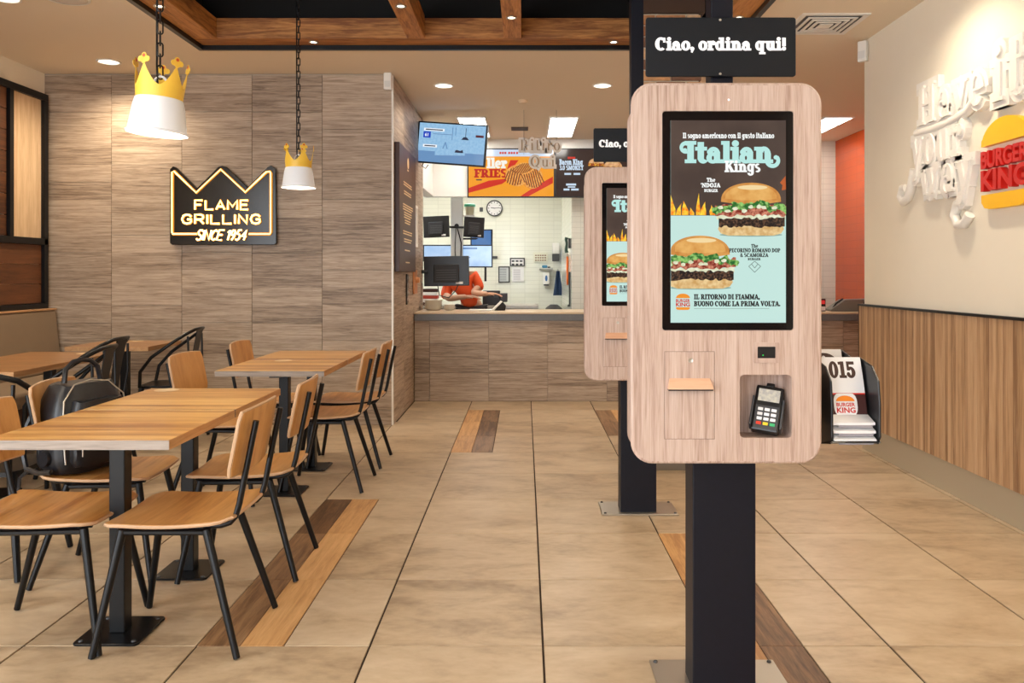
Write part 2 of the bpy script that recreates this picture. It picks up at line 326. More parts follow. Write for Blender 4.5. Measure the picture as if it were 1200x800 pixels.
# ------------------------------------------------------------------ slab-serif lettering (fat, soft) as shapes
def Gl():
    T = .12; g = {}
    b = lambda *a: ('b',) + a; r = lambda *a: ('r',) + a; d = lambda *a: ('d',) + a; l = lambda *a: ('l',) + a
    g['a'] = (.76, [r(.29,.22,.29,.24,.21,.11,0,360), b(.37,0,.61,.48), r(.32,.42,.29,.30,.23,.14,0,165), d(.15,.5,.12,.11), b(.42,0,.73,T)])
    g['b'] = (.80, [b(.08,0,.32,1), b(-.02,.88,.2,1), r(.42,.36,.33,.38,.23,.13,0,360)])
    g['c'] = (.68, [r(.34,.36,.34,.38,.25,.13,45,315), d(.53,.54,.13,.13)])
    g['d'] = (.82, [r(.32,.36,.32,.38,.23,.13,0,360), b(.42,0,.67,1), b(.28,.88,.6,1), b(.5,0,.8,T)])
    g['e'] = (.70, [r(.34,.36,.34,.38,.25,.13,0,318), b(.15,.31,.6,.42)])
    g['g'] = (.80, [r(.32,.38,.32,.36,.23,.13,0,360), b(.42,-.08,.67,.72), b(.5,.6,.8,.72), r(.35,-.08,.32,.24,.24,.13,180,360)])
    g['h'] = (.90, [b(.1,0,.35,1), b(0,.88,.3,1), b(0,0,.43,T), r(.44,.40,.31,.34,.25,.15,0,150), b(.5,0,.75,.42), b(.45,0,.86,T)])
    g['i'] = (.48, [b(.1,0,.35,.72), b(0,.6,.3,.72), b(0,0,.45,T), d(.22,.91,.145,.13)])
    g['l'] = (.48, [b(.1,0,.35,1), b(0,.88,.3,1), b(0,0,.45,T)])
    g['m'] = (1.30, [b(.1,0,.33,.72), b(0,.6,.3,.72), b(0,0,.40,T), r(.41,.38,.29,.36,.23,.15,0,150), b(.47,0,.70,.4), b(.44,0,.76,T), r(.80,.38,.29,.36,.23,.15,0,150), b(.86,0,1.09,.4), b(.83,0,1.22,T)])
    g['n'] = (.90, [b(.1,0,.35,.72), b(0,.6,.3,.72), b(0,0,.43,T), r(.44,.38,.31,.36,.25,.15,0,150), b(.5,0,.75,.4), b(.46,0,.86,T)])
    g['o'] = (.74, [r(.36,.36,.36,.38,.25,.13,0,360)])
    g['q'] = (.82, [r(.32,.36,.32,.38,.23,.13,0,360), b(.42,-.3,.67,.72), b(.32,-.3,.8,-.18), b(.5,.6,.74,.72)])
    g['r'] = (.66, [b(.1,0,.35,.72), b(0,.6,.3,.72), b(0,0,.47,T), r(.46,.40,.24,.34,.2,.15,70,170), d(.51,.57,.145,.145)])
    g['s'] = (.60, [r(.28,.53,.26,.21,.22,.12,40,270), r(.29,.2,.28,.22,.22,.12,-140,90), b(.24,.30,.34,.44)])
    g['t'] = (.58, [b(.12,.18,.37,.95), b(0,.6,.52,.72), r(.36,.22,.24,.24,.24,.13,180,330)])
    g['u'] = (.88, [b(.1,.25,.35,.72), b(0,.6,.3,.72), r(.4,.28,.3,.30,.25,.14,180,350), b(.47,0,.72,.72), b(.37,.6,.6,.72), b(.52,0,.84,T)])
    g['v'] = (.78, [l(.17,.68,.40,.06,.24), l(.62,.68,.40,.06,.15), b(0,.6,.36,.72), b(.46,.6,.78,.72)])
    g['w'] = (1.15, [l(.17,.68,.36,.06,.23), l(.56,.68,.36,.06,.15), l(.56,.68,.76,.06,.23), l(.98,.68,.76,.06,.15), b(0,.6,.34,.72), b(.40,.6,.72,.72), b(.84,.6,1.12,.72)])
    g['y'] = (.80, [l(.17,.68,.40,.08,.24), l(.64,.68,.30,-.2,.15), b(0,.6,.36,.72), b(.48,.6,.8,.72), d(.20,-.2,.15,.12)])
    g['A'] = (.98, [l(.14,.06,.44,.94,.15), l(.80,.06,.46,.94,.27), b(.22,.24,.66,.36), b(-.02,0,.32,T), b(.56,0,.98,T)])
    g['B'] = (.88, [b(.1,0,.36,1), b(0,.88,.42,1), b(0,0,.42,T), b(.3,.44,.46,.56), r(.42,.73,.36,.27,.26,.12,-90,90), r(.42,.27,.41,.27,.26,.12,-90,90)])
    g['C'] = (.92, [r(.46,.5,.46,.52,.30,.14,48,312), b(.66,.64,.80,.98)])
    g['D'] = (.94, [b(.1,0,.36,1), b(0,.88,.42,1), b(0,0,.42,T), r(.40,.5,.48,.5,.28,.12,-90,90)])
    g['E'] = (.84, [b(.1,0,.36,1), b(0,.87,.74,1), b(0,0,.78,.13), b(.3,.44,.58,.56), b(.62,.68,.74,1), b(.66,0,.78,.32)])
    g['F'] = (.80, [b(.1,0,.36,1), b(0,.87,.74,1), b(0,0,.5,.12), b(.3,.44,.58,.56), b(.62,.68,.74,1)])
    g['G'] = (.96, [r(.46,.5,.46,.52,.30,.14,48,350), b(.5,.36,.94,.48), b(.68,.0,.90,.45)])
    g['H'] = (1.02, [b(.1,0,.36,1), b(.62,0,.88,1), b(.3,.44,.7,.56), b(0,.88,.44,1), b(.54,.88,.98,1), b(0,0,.44,T), b(.54,0,.98,T)])
    g['I'] = (.54, [b(.12,0,.38,1), b(0,.88,.5,1), b(0,0,.5,T)])
    g['J'] = (.66, [b(.28,.25,.54,1), b(.16,.88,.64,1), r(.28,.26,.27,.28,.24,.13,180,360)])
    g['K'] = (.98, [b(.1,0,.36,1), l(.36,.46,.78,.92,.15), l(.48,.55,.80,.06,.27), b(0,.88,.44,1), b(.56,.88,.94,1), b(0,0,.44,T), b(.58,0,.98,T)])
    g['L'] = (.80, [b(.1,0,.36,1), b(0,0,.74,.13), b(.62,0,.74,.36), b(0,.88,.5,1)])
    g['M'] = (1.20, [b(.1,0,.24,1), b(.80,0,1.06,1), l(.22,.94,.56,.12,.24), l(.90,.94,.56,.12,.15), b(0,0,.36,T), b(.70,0,1.16,T), b(0,.88,.3,1), b(.9,.88,1.16,1)])
    g['N'] = (1.02, [b(.1,0,.24,1), b(.74,0,.88,1), l(.2,.92,.80,.08,.26), b(0,0,.36,T), b(.62,.88,.98,1), b(0,.88,.3,1)])
    g['O'] = (.98, [r(.48,.5,.48,.52,.30,.14,0,360)])
    g['P'] = (.86, [b(.1,0,.36,1), b(0,.88,.42,1), b(0,0,.5,T), b(.3,.38,.46,.5), r(.42,.69,.40,.31,.26,.12,-90,90)])
    g['Q'] = (.98, [r(.48,.5,.48,.52,.30,.14,0,360), l(.5,.2,.86,-.08,.17)])
    g['R'] = (.98, [b(.1,0,.36,1), b(0,.88,.42,1), b(0,0,.48,T), b(.3,.42,.46,.54), r(.42,.71,.38,.29,.26,.12,-90,90), l(.50,.46,.76,.06,.25), b(.66,0,.98,T)])
    g['S'] = (.76, [r(.36,.74,.34,.28,.27,.13,30,270), r(.38,.27,.36,.29,.27,.13,-150,90), b(.32,.42,.42,.58)])
    g['T'] = (.88, [b(.30,0,.56,1), b(0,.87,.86,1), b(0,.64,.12,1), b(.74,.64,.86,1), b(.16,0,.70,T)])
    g['U'] = (.98, [b(.1,.3,.36,1), r(.5,.34,.40,.36,.26,.14,180,360), b(.74,.3,.90,1), b(0,.88,.44,1), b(.62,.88,.98,1)])
    g['V'] = (.96, [l(.2,.94,.50,.06,.27), l(.78,.94,.50,.06,.15), b(0,.88,.42,1), b(.6,.88,.96,1)])
    g['Z'] = (.80, [b(.02,.87,.74,1), b(.02,0,.76,.13), l(.62,.9,.16,.1,.24)])
    g['Y'] = (.94, [l(.2,.94,.47,.5,.26), l(.76,.94,.47,.5,.15), b(.34,0,.60,.52), b(0,.88,.42,1), b(.58,.88,.94,1), b(.2,0,.74,T)])
    g['3'] = (.74, [r(.34,.74,.33,.28,.25,.13,-90,150), r(.34,.28,.36,.29,.25,.13,-150,90), b(.26,.46,.4,.57)])
    g['0'] = (.76, [r(.36,.5,.36,.52,.25,.13,0,360)])
    g['1'] = (.60, [b(.18,0,.43,1), b(.02,.86,.3,.98), b(.04,0,.57,T)])
    g['5'] = (.74, [b(.08,.48,.22,1), b(.08,.86,.64,1), r(.34,.33,.35,.34,.25,.13,-150,140), d(.14,.2,.12,.12)])
    g[','] = (.34, [d(.16,.12,.15,.14), l(.24,.1,.12,-.16,.11)])
    g['.'] = (.32, [d(.15,.12,.14,.13)])
    g['!'] = (.40, [l(.18,.98,.18,.34,.25), d(.18,.13,.15,.14)])
    g["'"] = (.26, [l(.13,.98,.1,.68,.15)])
    g['&'] = (.9, [r(.38,.74,.24,.26,.18,.12,0,360), r(.38,.27,.36,.29,.24,.13,0,360), l(.55,.4,.85,.02,.16)])
    g[' '] = (.36, [])
    return g
GLY = Gl()
def text_w(s, size, track=0.0): return sum((GLY[c][0] + track) * size for c in s) - track * size
def glyph_shapes(c, x, z, size, grow=0.0, shear=0.0):
    out = []
    tr = lambda px, pz: (x + (px + shear * pz) * size, z + pz * size)
    for p in GLY[c][1]:
        k = p[0]
        if k == 'b':
            _, x0, z0, x1, z1 = p; out.append([tr(a, b_) for a, b_ in ((x0-grow,z0-grow),(x1+grow,z0-grow),(x1+grow,z1+grow),(x0-grow,z1+grow))])
        elif k == 'd':
            _, cx, cz, rx, rz = p; out.append([tr(*q) for q in ell(cx, cz, rx+grow, rz+grow, n=14)])
        elif k == 'l':
            _, x0, z0, x1, z1, wd = p; dx, dz = x1-x0, z1-z0; L = math.hypot(dx, dz); ux, uz = dx/L, dz/L; h = wd/2 + grow; e = grow
            out.append([tr(a, b_) for a, b_ in ((x0-ux*e-uz*h, z0-uz*e+ux*h), (x0-ux*e+uz*h, z0-uz*e-ux*h), (x1+ux*e+uz*h, z1+uz*e-ux*h), (x1+ux*e-uz*h, z1+uz*e+ux*h))])
        elif k == 'r':
            _, cx, cz, rx, rz, wv, wh, a0, a1 = p
            n = max(6, int(abs(a1 - a0) / 18)); rx2, rz2 = max(.01, rx - wv - grow), max(.01, rz - wh - grow); RX, RZ_ = rx + grow, rz + grow
            for i in range(n):
                t0 = math.radians(a0 + (a1-a0)*i/n); t1 = math.radians(a0 + (a1-a0)*(i+1)/n)
                out.append([tr(cx+RX*math.cos(t0), cz+RZ_*math.sin(t0)), tr(cx+RX*math.cos(t1), cz+RZ_*math.sin(t1)),
                            tr(cx+rx2*math.cos(t1), cz+rz2*math.sin(t1)), tr(cx+rx2*math.cos(t0), cz+rz2*math.sin(t0))])
    return out
def serif(mb, s, x, z, size, y, depth=0.0, align='L', grow=0.0, track=0.02, M=None, sx=1.0, shear=0.0):
    """print (depth=0) or extrude text at (x, z) in the xz plane facing -y"""
    W = text_w(s, size, track) * sx
    x0 = x - (W/2 if align == 'C' else W if align == 'R' else 0); cx = x0; k = 0
    for c in s:
        for poly in glyph_shapes(c, 0, z, size, grow, shear):
            poly = [(cx + p[0]*sx, p[1]) for p in poly]
            yy = y - (k % 7) * 1.2e-5; k += 1
            if depth: mb.prism(poly, yy, yy + depth, M)
            else: mb.flat(poly, yy, M)
        cx += (GLY[c][0] + track) * size * sx
    return mb
_dg = None
def sans(s, size, bold=0.0, align='CENTER', depth=0.0):
    """built-in sans text as mesh verts in xz plane facing -y"""
    cu = bpy.data.curves.new('t', 'FONT'); cu.body = s; cu.size = size; cu.align_x = align; cu.offset = bold; cu.extrude = depth; cu.resolution_u = 3
    o = bpy.data.objects.new('t', cu); COL.objects.link(o)
    dg = bpy.context.evaluated_depsgraph_get(); me = bpy.data.meshes.new_from_object(o.evaluated_get(dg))
    vs = [(v.co.x, -v.co.z, v.co.y) for v in me.vertices]; fs = [tuple(p.vertices) for p in me.polygons]
    bpy.data.objects.remove(o); bpy.data.curves.remove(cu); bpy.data.meshes.remove(me)
    return vs, fs
def logo(parent, cx, cz, W, y, depth, bun, red, back=None, M=None, names=('logo_bun', 'logo_lettering')):
    """round bun emblem with two red words; W = width; centre (cx, cz)"""
    H = W * 1.08; b = MB()
    top = [(cx - W*.47, cz + H*.23), (cx - W*.46, cz + H*.30)] + ell(cx, cz + H*.24, W*.46, H*.27, 165, 15, 14) + [(cx + W*.46, cz + H*.30), (cx + W*.47, cz + H*.23)]
    bot = [(cx - W*.47, cz - H*.33), (cx + W*.47, cz - H*.33)] + [(cx + W*.46, cz - H*.42), (cx + W*.40, cz - H*.48), (cx + W*.30, cz - H*.5), (cx - W*.30, cz - H*.5), (cx - W*.40, cz - H*.48), (cx - W*.46, cz - H*.42)]
    for p in (top, bot):
        b = MB(); b.prism(p, y, y + depth, M) if depth else b.flat(p, y, M)
        b.build(names[0], bun, parent)
    if back:
        bk = MB(); p = rrect(cx - W*.53, cx + W*.53, cz - H*.55, cz + H*.56, W*.30)
        bk.prism(p, y + .0004, y + depth + .0006, M) if depth else bk.flat(p, y + .0003, M)
        bk.build('logo_backing', back, parent)
    t = MB(); wd = 0
    for s, zz, hh in (('BURGER', cz - H*.03, H*.205), ('KING', cz - H*.29, H*.245)):
        vs, fs = sans(s, 1.0, 0.035, 'LEFT')
        xs = [v[0] for v in vs]; zs = [v[2] for v in vs]; a, bb = min(xs), max(xs); c0, c1 = min(zs), max(zs)
        vv = [(cx - W*.47 + (v[0]-a)/(bb-a)*W*.94, y - .0004 - (0 if depth == 0 else .002), zz + (v[2]-c0)/(c1-c0)*hh) for v in vs]
        t.add(vv, fs, M)
        if depth:
            t.add([(v[0], y + depth, v[2]) for v in vv], fs, M)
            ed = {}
            for f in fs:
                for i in range(len(f)):
                    e = (f[i], f[(i+1) % len(f)])
                    k = tuple(sorted(e)); ed[k] = ed.get(k, 0) + 1
            side = [k for k, n in ed.items() if n == 1]
            nv = len(vv); t.add(vv + [(v[0], y + depth, v[2]) for v in vv], [(p, q, q + nv, p + nv) for p, q in side], M)
    t.build(names[1], red, parent, fixn=False)

# ================================================================== STRUCTURE
# ---- floor: slab with every tile and plank set in it
floor = struct(MB().box(-4.4, 4.4, -3.0, 14.0, -0.12, -0.005).build('floor', M_grout))
TX, TY, T = 0.063, 2.757, 0.6
tile_cache = {}
def floor_piece(name, x0, x1, y0, y1, mat, gx=0.0038, gy=0.0028):
    key = (name, round(x1 - x0, 3), round(y1 - y0, 3), mat.name)
    if key not in tile_cache:
        hx, hy = (x1-x0)/2 - gx, (y1-y0)/2 - gy
        b = MB().box(-hx, hx, -hy, hy, -0.008, 0.0)
        o = b.build(name, mat, floor, bevel=0.0012, seg=1); tile_cache[key] = o.data
        o.location = ((x0+x1)/2, (y0+y1)/2, 0); return o
    return link(name, tile_cache[key], floor, ((x0+x1)/2, (y0+y1)/2, 0))
strips = [(-1.137, -0.537, 2.757, 4.557, 'DL'), (-0.537, 0.063, 5.757, 7.557, 'LD'), (0.663, 1.263, 6.357, 7.557, 'DL'), (0.663, 1.263, 2.157, 3.957, 'LD')]
for i in range(-7, 7):
    for j in range(-8, 9):
        x0, y0 = TX + i*T, TY + j*T; x1, y1 = x0 + T, y0 + T
        xr = 2.50 if y0 < 5.7 else 4.0
        xl = -4.1 if y0 < 6.7 else -1.12
        x0c, x1c, y1c = max(x0, xl), min(x1, xr), min(y1, 8.08)
        if x1c - x0c < 0.03 or y1c - y0 < 0.03: continue
        st = [s for s in strips if abs(s[0]-x0) < .01 and s[2]-.01 < y0 < s[3]-.01]
        if st:
            s = st[0]
            for k in (0, 1):
                dk = s[4][k] == 'D'
                floor_piece('plank', x0 + .15*k, x0 + .15*(k+1), y0, y1c, M_plank_dk if dk else M_plank_lt, gx=0.001, gy=0.0008)
            floor_piece('tile', x0 + .3, x1c, y0, y1c, M_floor)
        else:
            floor_piece('tile', x0c, x1c, y0, y1c, M_floor)

# ---- ceiling with the open tray
CZ = 3.0; OX0, OX1, OY0, OY1 = -2.445, 1.53, 0.4, 6.03
c = MB(); ct = CZ + .06
c.box(-4.3, OX0, -3.0, OY1, CZ, ct).box(OX1, 2.6, -3.0, OY1, CZ, ct).box(OX0, OX1, -3.0, OY0, CZ, ct).box(-4.3, 2.6, OY1, 6.9, CZ, ct).box(2.6, 4.3, 5.7, 6.9, CZ, ct).box(-1.2, 4.3, 6.9, 10.3, CZ, ct)
c.box(-3.6, 4.3, 10.3, 13.4, CZ, ct)
ceiling = struct(c.build('ceiling', M_ceil))
v = MB(); v.box(OX0-.1, OX1+.1, OY0-.1, OY1+.1, 3.70, 3.75)
v.box(OX0-.1, OX0, OY0, OY1, ct, 3.7).box(OX1, OX1+.1, OY0, OY1, ct, 3.7).box(OX0, OX1, OY0-.1, OY0, ct, 3.7).box(OX0, OX1, OY1, OY1+.1, ct, 3.7)
struct(v.build('ceiling_void', M_void))
t = MB(); q = 0.03
t.box(OX0-q, OX0+.005, OY0-q, OY1+q, CZ-.012, CZ+.05).box(OX1-.005, OX1+q, OY0-q, OY1+q, CZ-.012, CZ+.05).box(OX0, OX1, OY1-.005, OY1+q, CZ-.012, CZ+.05).box(OX0, OX1, OY0-q, OY0+.005, CZ-.012, CZ+.05)
struct(t.build('trim_1', M_black))

# ---- walls
wl_ = MB().box(-4.3, -4.1, 1.5, 6.8, 0, 3.0).box(-4.3, -4.1, -3.0, 1.5, 2.8, 3.0).box(-4.3, -4.1, -3.0, 1.5, 0, .1).box(-4.3, -4.1, -3.0, -2.7, .1, 2.8)
wall_left = struct(wl_.build('wall_left', M_cream))
wall_right = struct(MB().box(2.5, 4.0, -3.0, 5.86, 0, 3.0).build('wall_right', M_cream))
b = MB(); b.box(2.496, 2.52, -2.8, 5.89, 0, .19)
base_r = struct(b.build('baseboard_right', M_base))
pw = 0.118; y = 5.895; k = 0
me_pl = None
while y - pw > -0.2:
    if me_pl is None:
        o = MB().box(-.013, .013, -pw/2+.0008, pw/2-.0008, -.4325, .4325).build('plank', M_panel, wall_right, bevel=0.001, seg=1); me_pl = o.data
    else: o = link('plank', me_pl, wall_right)
    o.location = (2.487, y - pw/2, .19 + .4325); y -= pw
MB().box(2.466, 2.5, -0.2, 5.90, 1.055, 1.07).build('panel_cap', M_black, wall_right)
MB().box(2.472, 2.50, 5.896, 5.902, .19, 1.06).build('panel_edge', M_black, wall_right)
# far right: orange return wall, white tiled wall under the menu boards
struct(MB().box(4.0, 4.2, 5.86, 10.3, 0, 3.0).build('wall_orange', M_orange))
struct(MB().box(0.615, 4.0, 10.25, 13.3, 0, 3.0).build('wall_far_right', M_ktile))
struct(MB().box(0.605, 0.615, 10.25, 13.2, 0, 2.99).build('wall_pier_side', M_ktile_s))
struct(MB().box(-3.6, 0.62, 13.2, 13.4, 0, 3.0).build('wall_back', M_ktile))
struct(MB().box(-3.8, -3.6, 8.8, 13.4, 0, 3.0).build('wall_kitchen_left', M_ktile_s))
bk = MB().box(-1.16, 2.9, 10.10, 10.25, 2.275, 3.0).box(-1.28, -1.16, 8.8, 10.25, 2.275, 3.0)
struct(bk.build('wall_bulkhead', M_white))
# storefront behind the camera
sf = MB().box(-4.3, -3.8, -3.0, -2.8, 0, 3.0).box(0.0, 2.5, -3.0, -2.8, 0, 3.0).box(-3.8, 0.0, -3.0, -2.8, 2.8, 3.0).box(-3.8, 0.0, -3.0, -2.8, 0, .1)
wall_front = struct(sf.build('wall_front', subway('dark_brick', srgb(112, 78, 58), srgb(150, 132, 112), .24, .075, .8)))
fr = MB()
for x in (-3.8, -1.9, -.06): fr.box(x, x+.06, -2.93, -2.87, .1, 2.8)
struct(fr.build('window_1', M_black))
fr = MB()
for y in (-2.7, -1.3, .1, 1.44): fr.box(-4.23, -4.17, y, y+.06, .1, 2.8)
struct(fr.build('window_2', M_black))
# tile-clad block
wall_tiled = struct(MB().box(-4.3, -1.14, 6.815, 8.8, 0, 3.0).build('wall_back_left', M_wgrout))
wt_cache = {}
def wall_tile(parent, x0, x1, z0, z1, axis, at, mat, th=.014, g=.0015):
    """tile in the xz plane (axis 'y', face at y=at) or yz plane (axis 'x')"""
    key = (axis, round(x1-x0, 3), round(z1-z0, 3))
    hx, hz = (x1-x0)/2 - g, (z1-z0)/2 - g
    if key not in wt_cache:
        m = MB()
        m.box(-hx, hx, 0, th, -hz, hz) if axis == 'y' else m.box(-th, 0, -hx, hx, -hz, hz)
        wt_cache[key] = m.build('tile', mat, parent, bevel=.0008, seg=1); o = wt_cache[key]
    else: o = link('tile', wt_cache[key].data, parent)
    cx, cz = (x0+x1)/2, (z0+z1)/2
    o.location = (cx, at, cz) if axis == 'y' else (at, cx, cz)
    return o
for k, zj in enumerate((1.472, 1.022, 1.476, 1.472, 1.326)):
    x0 = -4.13 + .6*k; x1 = x0 + .6; x0 = max(x0, -4.1)
    z = zj
    while z > 0.001: z -= .6
    while z < 2.98:
        a, b_ = max(z, 0.0), min(z + .6, 2.99)
        if b_ - a > .02: wall_tile(wall_tiled, x0, x1, a, b_, 'y', 6.80, M_walltile)
        z += .6
for k in range(4):
    y0 = 6.815 + .6*k; y1 = min(y0 + .6, 8.8); z = (-.12, -.42, -.27, 0)[k]
    while z < 2.98:
        a, b_ = max(z, 0.0), min(z + .6, 2.99)
        if b_ - a > .02 and y1 - y0 > .03: wall_tile(wall_tiled, y0, y1, a, b_, 'x', -1.125, M_walltile_y)
        z += .6
MB().box(-1.138, -1.122, 6.798, 6.814, 0, 2.99).build('corner_trim', M_white, wall_tiled)

# ---- counter
counter = thing('service_counter', 'long service counter clad in grey wood look tiles under the menu boards', 'counter', (1.44, 8.4, 0))
CXo, CYo = 1.44, 8.4
MB().box(-1.12-CXo, 3.995-CXo, 8.10-CYo, 8.72-CYo, 0, .82).build('body', M_wgrout, counter)
MB().box(-1.12-CXo, 3.995-CXo, 8.055-CYo, 8.75-CYo, .818, .885).build('counter_edge', M_counter, counter, bevel=.003)
MB().box(-1.12-CXo, 3.995-CXo, 8.05-CYo, 8.76-CYo, .885, .903).build('counter_top', M_ctop, counter, bevel=.003)
x = -1.12; joints = [-.967 + .6*k for k in range(9)]
edges = [-1.12] + joints + [3.995]; edges = [e for e in edges if e <= 3.996]
for x0, x1 in zip(edges, edges[1:]):
    for z0, z1 in ((0, .289), (.289, .589), (.589, .818)):
        if x1 - x0 > .03: wall_tile(counter, x0, x1, z0, z1, 'y', 8.084, M_walltile, th=.015).location -= Vector((CXo, CYo, 0))

# ---- brick column
bc = thing('brick_column', 'square brick clad column behind the ordering kiosks', 'column', (.96, 5.43, 0))
MB().box(-.185, .185, -.185, .185, 0, 3.0).build('core', plain('brick_mortar', srgb(206, 190, 168), .9), bc)
MB().box(-.205, .205, -.205, .205, 0, .14).build('skirting', plain('grey_skirting', srgb(122, 112, 100), .5), bc, bevel=.004)
MB().box(-.22, .22, -.22, .22, 3.0, 3.69).build('cap', plain('dark_brown_wood', srgb(66, 44, 30), .6), bc)
M_bricks = [plain('brick_tone_%d' % i, c, .85, noise=.2, nscale=30, bump=.4) for i, c in enumerate([srgb(176, 122, 82), srgb(196, 146, 100), srgb(140, 92, 62), srgb(206, 166, 126), srgb(120, 84, 64)])]
bme = {}
for r in range(39):
    z0 = .142 + r*.0733
    if z0 + .065 > 3.0: break
    for face in (0, 1, 2):
        off = .1 if r % 2 else 0
        xs = [-.2, -.2 + .1 + off, .0 + .1 + off, .2] if off == 0 else [-.2, 0, .2]
        for a, b_ in zip(xs, xs[1:]):
            if b_ - a < .03: continue
            ln = b_ - a - .010; mi = random.randrange(5); key = (round(ln, 3), mi)
            if key not in bme:
                o = MB().box(-ln/2, ln/2, -.01, .01, 0, .063).build('brick', M_bricks[mi], bc, bevel=.003, seg=1); bme[key] = o.data
            else: o = link('brick', bme[key], bc)
            m = (a + b_)/2; pr = .19 + random.uniform(-.001, .003)
            o.location = [(m, -pr, z0), (-pr, m, z0), (pr, m, z0)][face]; o.rotation_euler = (0, 0, [0, PI/2, PI/2][face])

# ---- oak beams in the tray
def beam(lbl, x0, x1, y0, y1, z0, z1, mat):
    cx, cy = (x0+x1)/2, (y0+y1)/2
    o = MB().box(x0-cx, x1-cx, y0-cy, y1-cy, 0, z1-z0).build('ceiling_beam', mat, bevel=.003); o.location = (cx, cy, z0)
    tag(o, lbl, 'beam', 'oak beams of the ceiling tray'); return o
ZB = 3.02
beam('oak beam along the far edge of the black ceiling tray', OX0+.006, OX1-.006, 5.85, 6.024, ZB, 3.17, M_beam)
beam('oak beam along the left edge of the black ceiling tray', OX0+.006, OX0+.18, OY0+.006, 5.849, ZB, 3.17, M_beam_y)
beam('oak beam along the right edge of the tray beside the air vent', OX1-.18, OX1-.006, OY0+.006, 5.849, ZB, 3.17, M_beam_y)
beam('oak cross beam with a spotlight nearest the second pendant lamp', -.865, -.735, OY0+.006, 5.849, ZB, 3.19, M_beam_y)
beam('oak cross beam with a spotlight in the middle of the tray', -.155, -.025, OY0+.006, 5.849, ZB, 3.19, M_beam_y)

# ---- ceiling fittings with their lamps
def lamp(parent, kind, loc, power, col, size=.12, spot=None, blend=.6):
    l = bpy.data.lights.new('lamp_light', kind); l.energy = power; l.color = col
    if kind == 'AREA': l.shape = 'DISK'; l.size = size
    else: l.shadow_soft_size = size
    if spot: l.spot_size = math.radians(spot); l.spot_blend = blend
    o = bpy.data.objects.new('lamp_light', l); COL.objects.link(o); o.parent = parent; o.location = loc; return o
def downlight(x, y, lbl, power=P_DOWN):
    t = thing('downlight', lbl, 'downlight', (x, y, CZ), 0, 'recessed round downlights')
    MB().lathe([(.075, -.001), (.092, -.001), (.092, -.008), (.078, -.008), (.075, -.002)], 28).build('trim_ring', M_white, t, smooth=True)
    MB().disc(.076, -.003, 28, flip=True).build('lamp_disc', M_glow, t)
    lamp(t, 'SPOT', (0, 0, -.02), power, WARM, .07, 150, .9)
downlight(-3.35, 6.41, 'lit round downlight above the pale framed panel, beside the nearer pendant lamp', 115)
downlight(-3.22, 4.93, 'round downlight at the top left corner of the picture')
downlight(-.735, 7.22, 'lit round downlight in front of the order screen')
downlight(.704, 7.22, 'lit round downlight left of the tall kiosk post')
downlight(2.05, 7.22, 'lit round downlight just above the nearer kiosk')
for (x, y, p_) in ((-3.25, 3.3, 60), (-3.25, 1.4, 60), (2.05, 4.35, 72), (2.05, 2.6, 80), (2.05, .8, 60), (-.8, -.9, 60), (.8, -.9, 60)):
    downlight(x, y, 'round downlight in the ceiling out of view beside or behind the viewer', p_)
def spotlight(x, y, lbl, power=P_SPOT):
    t = thing('beam_spotlight', lbl, 'spotlight', (x, y, ZB), 0, 'small spotlights in the oak beams')
    MB().lathe([(.022, -.001), (.036, -.001), (.036, -.007), (.026, -.007), (.022, -.002)], 20).build('trim_ring', M_steel, t, smooth=True)
    MB().disc(.024, -.003, 20, flip=True).build('lamp_disc', M_spotglow, t)
    lamp(t, 'SPOT', (0, 0, -.02), power, WARM, .03, 120, .8)
YB = 5.935
spotlight(-1.575, YB, 'small lit spotlight in the far beam right of the second pendant chain')
spotlight(.663, YB, 'small lit spotlight in the far beam beside the black kiosk post')
spotlight(-2.36, 5.14, 'small lit spotlight in the left tray beam next to the first pendant chain')
spotlight(1.44, 5.37, 'small lit spotlight in the right tray beam above the kiosk sign')
spotlight(-.80, 5.14, 'small lit spotlight in the left one of the two cross beams')
spotlight(-.09, 5.37, 'small lit spotlight in the right one of the two cross beams')
for (x, y) in ((-2.36, 3.7), (-.80, 3.6), (-.09, 3.6), (1.44, 3.6), (-2.36, 2.2), (-.80, 2.1), (-.09, 2.1), (1.44, 2.0)):  # unseen spotlights added along the beams to light tables and floor
    spotlight(x, y, 'unseen spotlight added for its light in a tray beam above the top of the picture')
def light_panel(x0, x1, y0, y1, lbl):
    t = thing('light_panel', lbl, 'light panel', ((x0+x1)/2, (y0+y1)/2, CZ), 0, 'rectangular ceiling light panels')
    hx, hy = (x1-x0)/2, (y1-y0)/2
    MB().box(-hx-.02, hx+.02, -hy-.02, -hy, -.012, 0).box(-hx-.02, hx+.02, hy, hy+.02, -.012, 0).box(-hx-.02, -hx, -hy, hy, -.012, 0).box(hx, hx+.02, -hy, hy, -.012, 0).build('frame', M_white, t)
    MB().box(-hx, hx, -hy, hy, -.008, -.002).build('diffuser', M_panelglow, t)
light_panel(-.73, -.44, 8.67, 9.87, 'bright rectangular light panel partly behind the order screen')
light_panel(.285, .575, 8.67, 9.87, 'bright rectangular light panel above the hanging pick up lettering')
light_panel(3.28, 3.57, 8.67, 9.87, 'bright rectangular light panel near the orange wall')
for (x, y) in ((-2.6, 11.6), (-.7, 11.6)):
    light_panel(x-.3, x+.3, y-.6, y+.6, 'kitchen ceiling light panel hidden behind the bulkhead')
vent = thing('air_vent', 'square white air vent with concentric louvres in the ceiling', 'air vent', (2.05, 5.45, CZ))
h = .225
